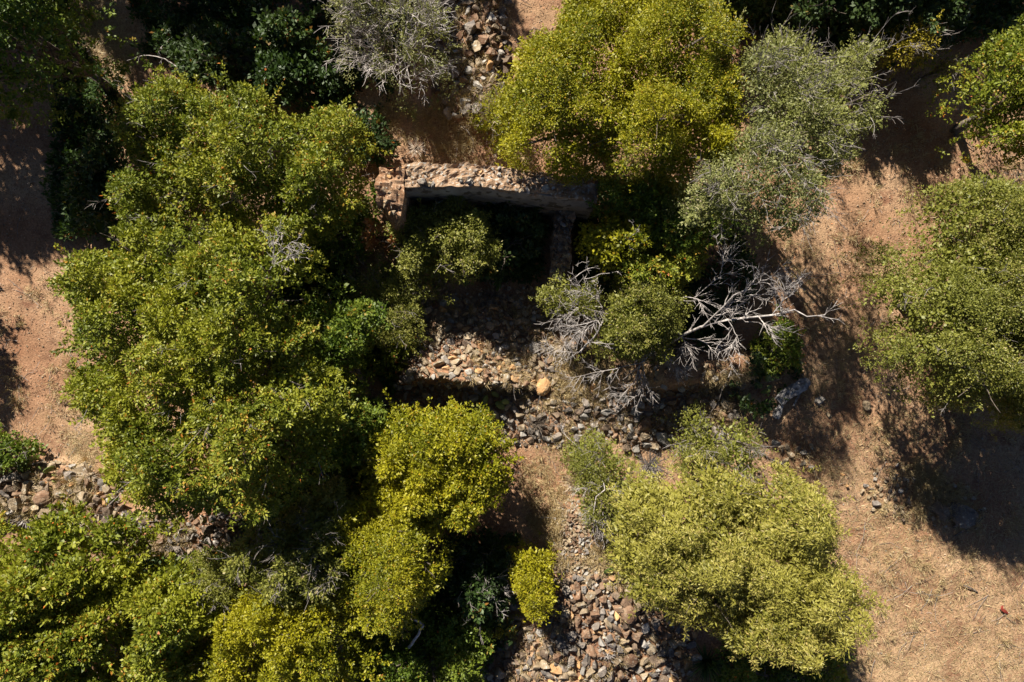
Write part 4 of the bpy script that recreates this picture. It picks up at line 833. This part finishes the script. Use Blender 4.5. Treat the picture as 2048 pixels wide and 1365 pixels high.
# ---------------------------------------------------------------- the ruined walls
def wall_part(name, pts, thick, parent, mat, amp=.05, seed=0, zb=-.1, step=.05, cap_amp=.07):
    """pts: [(px,py,ztop)] traced along the middle of the wall top"""
    P = np.array([(*W(a, b, z), z) for a, b, z in pts]); L = np.r_[0, np.cumsum(np.hypot(*(np.diff(P[:, :2], axis=0).T)))]
    n = max(int(L[-1]/step), 4); s = np.linspace(0, L[-1], n); x = np.interp(s, L, P[:, 0]); y = np.interp(s, L, P[:, 1]); zt = np.interp(s, L, P[:, 2])
    tx, ty = np.gradient(x), np.gradient(y); l = np.hypot(tx, ty); nx, ny = ty/l, -tx/l
    prof = [(1, t) for t in np.linspace(0, 1, 26)] + [(u, 1) for u in np.linspace(1, -1, 12)[1:-1]] + [(-1, t) for t in np.linspace(1, 0, 26)]
    V = []
    for i in range(n):
        for (u, t) in prof:
            zz = zb+(zt[i]-zb)*t; p = Vector((x[i]+nx[i]*u*thick/2, y[i]+ny[i]*u*thick/2, zz))
            d = mnoise.fractal(p*3.1+Vector((seed, 0, 0)), 1, 2, 4); d2 = mnoise.cell(p*7+Vector((seed, 3, 0)))-.5; e = mnoise.fractal(p*9+Vector((0, seed, 0)), 1, 2, 3)
            if abs(u) == 1: p += Vector((nx[i]*u, ny[i]*u, 0))*(amp*d+.03*e)
            if t == 1: p.z += cap_amp*d*1.2+.06*e
            V.append(p[:])
    m = len(prof); ids = np.arange(n*m).reshape(n, m); F = np.stack([ids[:-1, :-1], ids[1:, :-1], ids[1:, 1:], ids[:-1, 1:]], -1).reshape(-1, 4)
    half = m//2; caps = []
    for e, rev in ((ids[0], 0), (ids[-1], 1)):
        for j in range(half-1):
            q = (e[j], e[j+1], e[m-2-j], e[m-1-j]); caps.append(q[::-1] if rev else q)
    F = np.concatenate([F, np.array(caps)])
    org = np.array(parent.location)
    return link(name, np_mesh(name, np.array(V)-org, F, tint=np.zeros(len(V)), smooth=False), M[mat], parent), (x, y, zt, nx, ny)
wx, wy = W(960, 360, 2.0); ruin = empty('ruined_wall', (wx, wy, 0), 'long crumbling masonry wall of the ruin with a brown corner pier at its left end', 'wall')
_, wl_ = wall_part('wall_body', [(800, 352, 2.1), (860, 352, 2.12), (906, 350, 2.15), (960, 350, 2.16), (1010, 356, 2.1), (1066, 364, 2.0), (1130, 372, 1.9), (1195, 384, 1.75)], .37, ruin, 'wall', seed=3)
wall_part('corner_pier', [(783, 336, 2.16), (781, 385, 2.16), (779, 422, 2.06), (778, 438, 1.6), (779, 455, 1.0), (780, 470, .5)], .43, ruin, 'adobe', seed=9, amp=.06, cap_amp=.08)
# plaster skin on the room side of the wall
xs, ys, zs, nxs, nys = wl_
V = []; nu = 40; n = len(xs); rs = np.random.RandomState(3)
for i in range(n):
    top = zs[i]-.05-.10*float(fbm(xs[i]*1.3, 0, 3, 5))
    for j in range(nu):
        t = j/(nu-1); z = -.1+(top+.1)*t; p = Vector((xs[i], ys[i], z)); o = .37/2+.05+.03*mnoise.fractal(Vector((xs[i]*.8, z*3.5, 2)), 1, 2, 4)+.012*mnoise.fractal(p*9, 1, 2, 2) - (.07*max(0, t-.85)/.15)
        sgn = 1 if nys[i] < 0 else -1
        V.append((xs[i]+sgn*nxs[i]*o, ys[i]+sgn*nys[i]*o, z))
ids = np.arange(n*nu).reshape(n, nu); F = np.stack([ids[:-1, :-1], ids[1:, :-1], ids[1:, 1:], ids[:-1, 1:]], -1).reshape(-1, 4)
pm = link('plaster', np_mesh('plaster', np.array(V)-np.array(ruin.location), F, tint=np.zeros(len(V)), smooth=True), M['plaster'], ruin)
so = pm.modifiers.new('thickness', 'SOLIDIFY'); so.thickness = .03; so.offset = 0
rw_ = np.random.RandomState(31)
for i in range(40):      # small stones set in the pier
    a, b, zq = [(784, 345, 2.16), (783, 362, 2.17), (781, 385, 2.17), (780, 402, 2.13), (779, 418, 2.08)][i % 5]; x_, y_ = W(a, b, zq); r = .025+.05*rw_.rand()
    o = bpy.data.objects.new('stone', rock_me(i % 9, ['tan', 'rusty brown', 'tan', 'orange'][i % 4])); C.objects.link(o); o.parent = ruin
    o.location = (x_-wx+rw_.uniform(-.17, .17), y_-wy+rw_.uniform(-.08, .08), zq-.005); o.rotation_euler = (rw_.randn()*.5, rw_.randn()*.5, rw_.rand()*6.28); o.scale = (r, r*.9, r*.8)
for i in range(56):      # stones of the wall's broken top
    j = rw_.randint(2, len(xs)-18 if i < 80 else len(xs)-3); u = rw_.uniform(-.5, .55)
    pale = rw_.rand(); c = 'pale grey' if (pale < .42 and .15 < j/len(xs) < .75) else ('tan' if pale < .75 else 'grey' if pale < .85 else 'orange' if pale < .92 else 'rusty brown')
    r = .022+.065*rw_.rand()**2; o = bpy.data.objects.new('stone', rock_me(i % 9, c)); C.objects.link(o); o.parent = ruin
    o.location = (xs[j]+nxs[j]*u*.34-wx, ys[j]+nys[j]*u*.34-wy, zs[j]+.02+.02*rw_.rand()); o.rotation_euler = (rw_.randn()*.5, rw_.randn()*.5, rw_.rand()*6.28); o.scale = (r, r*.9, r*rw_.uniform(.8, 1.2))
ix_, iy_ = W(1125, 480, .7); inner = empty('inner_wall', (ix_, iy_, 0), 'low dry-stone cross wall in deep shade, running down from the ruin wall', 'wall')
_, il = wall_part('wall_body', [(1130, 412, .95), (1128, 440, .85), (1125, 480, .75), (1122, 520, .65), (1118, 560, .5), (1112, 585, .3)], .34, inner, 'wall', seed=17)
xs, ys, zs, nxs, nys = il
for i in range(84):
    j = rw_.randint(1, len(xs)-1); u = rw_.uniform(-.5, .5); pale = rw_.rand()
    c = 'dark brown' if pale < .4 else 'grey' if pale < .7 else 'rusty brown' if pale < .85 else 'tan'; r = .045+.06*rw_.rand()**1.6
    if i == 0: j, u, c, r = int(len(xs)*.2), .1, 'pale grey', .13
    if i == 1: j, u, c, r = int(len(xs)*.82), -.1, 'pale grey', .10
    o = bpy.data.objects.new('stone', rock_me(i % 9, c)); C.objects.link(o); o.parent = inner
    o.location = (xs[j]+nxs[j]*u*.32-ix_, ys[j]+nys[j]*u*.32-iy_, zs[j]+.02*rw_.rand()); o.rotation_euler = (rw_.randn()*.3, rw_.randn()*.3, rw_.rand()*6.28); o.scale = (r, r*.9, r*.8)

# ---------------------------------------------------------------- fallen logs, roots, rubbish
def log_mesh(pts, radii, seed, flat=.6, k=26, sides=18, crack=.25):
    P = curve(pts, k); R = np.interp(np.linspace(0, 1, k), np.linspace(0, 1, len(radii)), radii); V = []
    T = nrm(np.gradient(P, axis=0)); S = nrm(np.cross(T, np.array([0, 0, 1.]))); U = np.cross(S, T)
    for i in range(k):
        for j in range(sides):
            a = j*2*math.pi/sides; g = 1+crack*(mnoise.fractal(Vector((math.cos(a)*2, math.sin(a)*2, i*.08+seed)), 1, 2, 4)) + .10*mnoise.fractal(Vector((a*3, i*.7, seed)), 1, 2, 3)
            V.append(P[i]+(math.cos(a)*S[i]+math.sin(a)*U[i]*flat)*R[i]*g)
    ids = np.arange(k*sides).reshape(k, sides); nx = np.roll(ids, -1, 1); F = [np.stack([ids[:-1], nx[:-1], nx[1:], ids[1:]], -1).reshape(-1, 4)]
    V += [P[0], P[-1]]; c0, c1 = len(V)-2, len(V)-1; F.append(np.array([(c0, nx[0, j], ids[0, j]) for j in range(sides)]+[(c1, ids[-1, j], nx[-1, j]) for j in range(sides)]))
    return np.array(V), F
def log(name, label, cat, px_pts, radii, seed, mat='log', flat=.6, crack=.25):
    pts = []
    for a, b, dz in px_pts: x, y, z = G(a, b); pts.append((x, y, z+dz))
    V, F = log_mesh(pts, radii, seed, flat, crack=crack); org = np.array(pts[0])
    o = link(name, np_mesh(name, V-org, F, smooth=False), M[mat]); o.location = org; return tag(o, label, cat)
log('fallen_log', 'grey split fallen log in the shade right of the dark prickly pear', 'log', [(1552, 803, .12), (1575, 785, .14), (1598, 768, .16), (1612, 762, .16)], [.10, .115, .10, .06], 1, crack=.45)
log('log_piece', 'short broken grey log piece below the fallen log', 'log', [(1548, 836, .06), (1553, 822, .08), (1558, 810, .10)], [.06, .075, .05], 2, crack=.4)
log('log_piece', 'thin splinter of wood just right of the fallen log', 'log', [(1585, 812, .05), (1592, 795, .07), (1600, 782, .08)], [.015, .022, .012], 3)
log('split_rock', 'flat cracked dark outcrop in the shadow edge at the right, left piece', 'rock', [(1860, 1008, .04), (1880, 1022, .08), (1895, 1040, .05)], [.10, .16, .07], 4, mat='dark brown', crack=.6, flat=.45)
log('split_rock', 'flat cracked dark outcrop in the shadow edge at the right, larger right piece', 'rock', [(1895, 1012, .04), (1925, 1035, .10), (1935, 1052, .05)], [.10, .22, .08], 5, mat='grey', crack=.6, flat=.4)
log('fallen_stick', 'dark fallen stick under the right stony outcrop', 'stick', [(1905, 1072, .04), (1940, 1050, .06), (1968, 1030, .05)], [.015, .02, .012], 6, mat='bark')
log('stone_kerb', 'narrow weathered beam beside the short dirt bank on the left', 'beam', [(300, 1075, .10), (318, 1105, .12), (335, 1132, .10)], [.045, .05, .04], 7, mat='tan', flat=.8)
def redmat():
    m = bark_mat('red_plastic', (.16, .02, .015), (.26, .05, .03), .7); return m
M['red'] = redmat()
log('red_scrap', 'small curved dark red scrap lying in the straw at the lower right', 'scrap', [(2002, 1210, .05), (2000, 1216, .06), (2007, 1222, .05), (2014, 1226, .03)], [.015, .03, .03, .012], 8, mat='red', flat=.5)
log('fallen_stick', 'dark broken stick in the straw, left of the red scrap', 'stick', [(1925, 1170, .03), (1940, 1176, .05), (1954, 1184, .03)], [.01, .02, .01], 9, mat='bark')
log('fallen_stick', 'curved dark stick at the upper tip of the sunlit clearing', 'stick', [(1892, 282, .04), (1912, 278, .08), (1932, 290, .06), (1945, 300, .04)], [.01, .012, .01], 10, mat='bark')

# ---------------------------------------------------------------- loose cover of the ground: litter, straw, pebbles
def scatter_quads(n, polys, L, w, seed, up=.25, bend=0, lift=.012):
    rng = np.random.RandomState(seed); pts = []
    for (poly, share) in polys:
        P = np.array(wpoly(poly)); lo, hi = P.min(0), P.max(0); c = lo+rng.rand(int(n*share*2.2), 2)*(hi-lo); sd = poly_sd(P, c[:, 0], c[:, 1])
        keep = rng.rand(len(c)) < np.clip(.5+sd/.35, 0, 1); c = c[keep][:int(n*share)]; pts.append(c)
    c = np.concatenate(pts); m = len(c); z = terrain(c[:, 0], c[:, 1])+micro(c[:, 0], c[:, 1])+lift
    b = np.column_stack([c, z]); a = rng.rand(m)*6.283; d = nrm(np.column_stack([np.cos(a), np.sin(a), rng.randn(m)*up])); s = nrm(np.cross(d, nrm(rng.randn(m, 3)*.5+np.array([0, 0, 1.]))))
    l = L*(.5+.9*rng.rand(m, 1)); ww = w*(.6+.8*rng.rand(m, 1))
    V = np.stack([b, b+d*l*.5+s*ww/2, b+d*l, b+d*l*.5-s*ww/2], 1).reshape(-1, 3)
    return V, np.arange(4*m).reshape(m, 4), np.repeat(np.where(rng.rand(m) < .03, 1, rng.rand(m)*.96), 4)
FULL = [(-150, -120), (2200, -120), (2200, 1500), (-150, 1500)]
V, F, T = scatter_quads(70000, [(FULL, 1)], .034, .018, 301, up=.35)
tag(link('leaf_litter', np_mesh('leaf_litter', V, F, tint=T), M['litter']), 'dead leaves and crumbs strewn over the dry earth', 'leaf litter', kind='stuff')
V, F, T = scatter_quads(42000, [([(1700, 1020), (2150, 1060), (2150, 1450), (1640, 1450), (1700, 1200)], .30), ([(1560, 850), (1900, 820), (2150, 1000), (2150, 1100), (1700, 1060), (1560, 960)], .16), ([(130, -40), (210, -40), (270, 110), (230, 200), (170, 190), (150, 80)], .16),
   ([(120, 860), (190, 870), (240, 970), (160, 960)], .05), ([(1060, 880), (1180, 870), (1220, 1150), (1090, 1100)], .05), ([(1100, 640), (1320, 690), (1320, 800), (1100, 740)], .04), ([(230, 1060), (300, 1090), (360, 1150), (300, 1190), (250, 1130)], .04)], .13, .007, 302, up=.28)
tag(link('straw', np_mesh('straw', V, F, tint=T), M['straw']), 'dry yellow straw matted on the clearing and the bare patches', 'dry grass', kind='stuff')
rng = np.random.RandomState(303); n = 26000; c = np.column_stack([rng.uniform(-11.5, 11.5, n), rng.uniform(-8, 8, n)]); z = terrain(c[:, 0], c[:, 1])+micro(c[:, 0], c[:, 1])
oc = np.array([(1, 0, 0), (0, 1, 0), (-1, 0, 0), (0, -1, 0), (0, 0, .8), (0, 0, -.8)]); of = np.array([(0, 1, 4), (1, 2, 4), (2, 3, 4), (3, 0, 4), (1, 0, 5), (2, 1, 5), (3, 2, 5), (0, 3, 5)])
r = .006+.016*rng.rand(n)**3; a = rng.rand(n)*6.28; ca, sa = np.cos(a), np.sin(a); pv = oc[None]*(1+.5*(rng.rand(n, 6, 1)-.5)); pv = np.stack([pv[..., 0]*ca[:, None]-pv[..., 1]*sa[:, None], pv[..., 0]*sa[:, None]+pv[..., 1]*ca[:, None], pv[..., 2]], -1)*r[:, None, None]
V = (pv+np.column_stack([c, z+r*.4])[:, None]).reshape(-1, 3); F = (of[None]+(np.arange(n)*6)[:, None, None]).reshape(-1, 3)
tag(link('gravel', np_mesh('gravel', V, F, tint=np.repeat(rng.rand(n), 6)), M['tan']), 'fine gravel and earth crumbs on the clearing', 'gravel', kind='stuff')
rng = np.random.RandomState(402); n = 2600; c = np.column_stack([rng.uniform(-11, 11, n), rng.uniform(-7.5, 7.5, n)]); c = c[fbm(c[:, 0]*.8, c[:, 1]*.8, 3, 55) > .44]; n = len(c); z = terrain(c[:, 0], c[:, 1])+.03
Q = np.empty((n, 4, 3)); Q[:, 0] = np.column_stack([c, z]); a = rng.rand(n)*6.283; d = np.column_stack([np.cos(a), np.sin(a), rng.randn(n)*.10]); ln = (.04+.28*rng.rand(n)**2.5)
for j in range(1, 4): d = nrm(d+rng.randn(n, 3)*np.array([.3, .3, .06])); Q[:, j] = Q[:, j-1]+d*ln[:, None]
v, f = tubes([(Q, np.broadcast_to(.005*np.linspace(1, .5, 4), (n, 4)).copy())], 3)
tag(link('fallen_twigs', np_mesh('fallen_twigs', v, f), M['twig_grey']), 'fine fallen twigs scattered over the earth', 'twigs', kind='stuff')
wd = [(REG['pile'][1], 130), (REG['left'][1], 150), (REG['leftb'][1], 70), (REG['foot'][1], 120), (REG['plat'][1], 260), (REG['heap'][1], 120), (REG['path'][1], 220), (REG['top'][1], 80), (REG['scree'][1], 150), ([(1500, 250), (2048, 250), (2048, 1365), (1600, 1365)], 520), ([(-20, 560), (130, 560), (180, 900), (-20, 900)], 50), ([(740, 220), (1010, 200), (1010, 335), (760, 330)], 240), ([(1040, 870), (1180, 870), (1200, 1100), (1060, 1060)], 130)]
rng = np.random.RandomState(403); cl = []
for poly_, n_ in wd:
    P = np.array(wpoly(poly_)); lo, hi = P.min(0), P.max(0); q2 = lo+rng.rand(n_*5, 2)*(hi-lo); q2 = q2[(poly_sd(P, q2[:, 0], q2[:, 1]) > -.05) & (fbm(q2[:, 0]*1.1, q2[:, 1]*1.1, 3, 95)+.25*rng.rand(len(q2)) > .60)][:n_]
    q2 = np.repeat(q2, 5, 0); cl.append(q2+rng.randn(len(q2), 2)*.05)
cl = np.concatenate(cl); zc = terrain(cl[:, 0], cl[:, 1])+.03
gs = dict(L=.13, W=.0075, k=9, cr=.03, spread=.9, droop=.1)
V, F, T = leaves_at(np.column_stack([cl, zc]), nrm(rng.randn(len(cl), 3)*.5+np.array([0, 0, .7])), gs, rng, rng.rand(len(cl)))
tag(link('dry_weeds', np_mesh('dry_weeds', V, F, tint=T), M['straw']), 'small dry weeds and grass between the stones and over the earth', 'dry weeds', kind='stuff')
shade_und = [([(60, -40), (130, -40), (180, 120), (250, 190), (200, 480), (120, 470), (120, 160)], .10), ([(270, -60), (870, -60), (760, 240), (760, 330), (700, 330), (560, 160), (280, 100)], .26),  # low dark leaves added over the shaded floor to deepen its darkness
    ([(620, 380), (740, 420), (700, 520), (790, 760), (780, 830), (720, 1040), (500, 1080), (560, 600), (540, 480)], .24), ([(960, 400), (1090, 420), (1070, 560), (960, 560)], .03), ([(1160, 360), (1440, 380), (1500, 560), (1420, 700), (1150, 560)], .12),
    ([(1420, -40), (2048, -40), (2048, 60), (1700, 130), (1440, 40)], .12), ([(880, 1060), (1030, 1060), (1020, 1260), (930, 1365), (700, 1365), (860, 1200)], .08), ([(1440, 760), (1560, 640), (1600, 760), (1500, 830)], .03), ([(380, 1110), (480, 1090), (470, 1230), (380, 1400), (250, 1300), (250, 1100)], .05)]
rng = np.random.RandomState(401); cl = []
for poly_, sh_ in shade_und:
    P = np.array(wpoly(poly_)); lo, hi = P.min(0), P.max(0); q2 = lo+rng.rand(int(15000*sh_*2), 2)*(hi-lo); sdq = poly_sd(P, q2[:, 0], q2[:, 1]); nq = fbm(q2[:, 0]*1.4, q2[:, 1]*1.4, 3, 90)
    cl.append(q2[(sdq > -.05) & (nq+.2*rng.rand(len(q2)) > .50)])
cl = np.concatenate(cl); zc = terrain(cl[:, 0], cl[:, 1]); hh_ = .05+.45*np.clip(fbm(cl[:, 0]*2.2, cl[:, 1]*2.2, 3, 93)-.35, 0, 1)*rng.rand(len(cl))**.5*2.2
V, F, T = leaves_at(np.column_stack([cl, zc+hh_]), nrm(rng.randn(len(cl), 3)*.4+np.array([0, 0, 1.])), SP['shade'], rng, rng.rand(len(cl)))
tag(link('undergrowth', np_mesh('undergrowth', V, F, tint=T), M['leaf_shade']), 'low dark weeds and seedlings added to darken the shaded floor between the trees', 'undergrowth', kind='stuff')
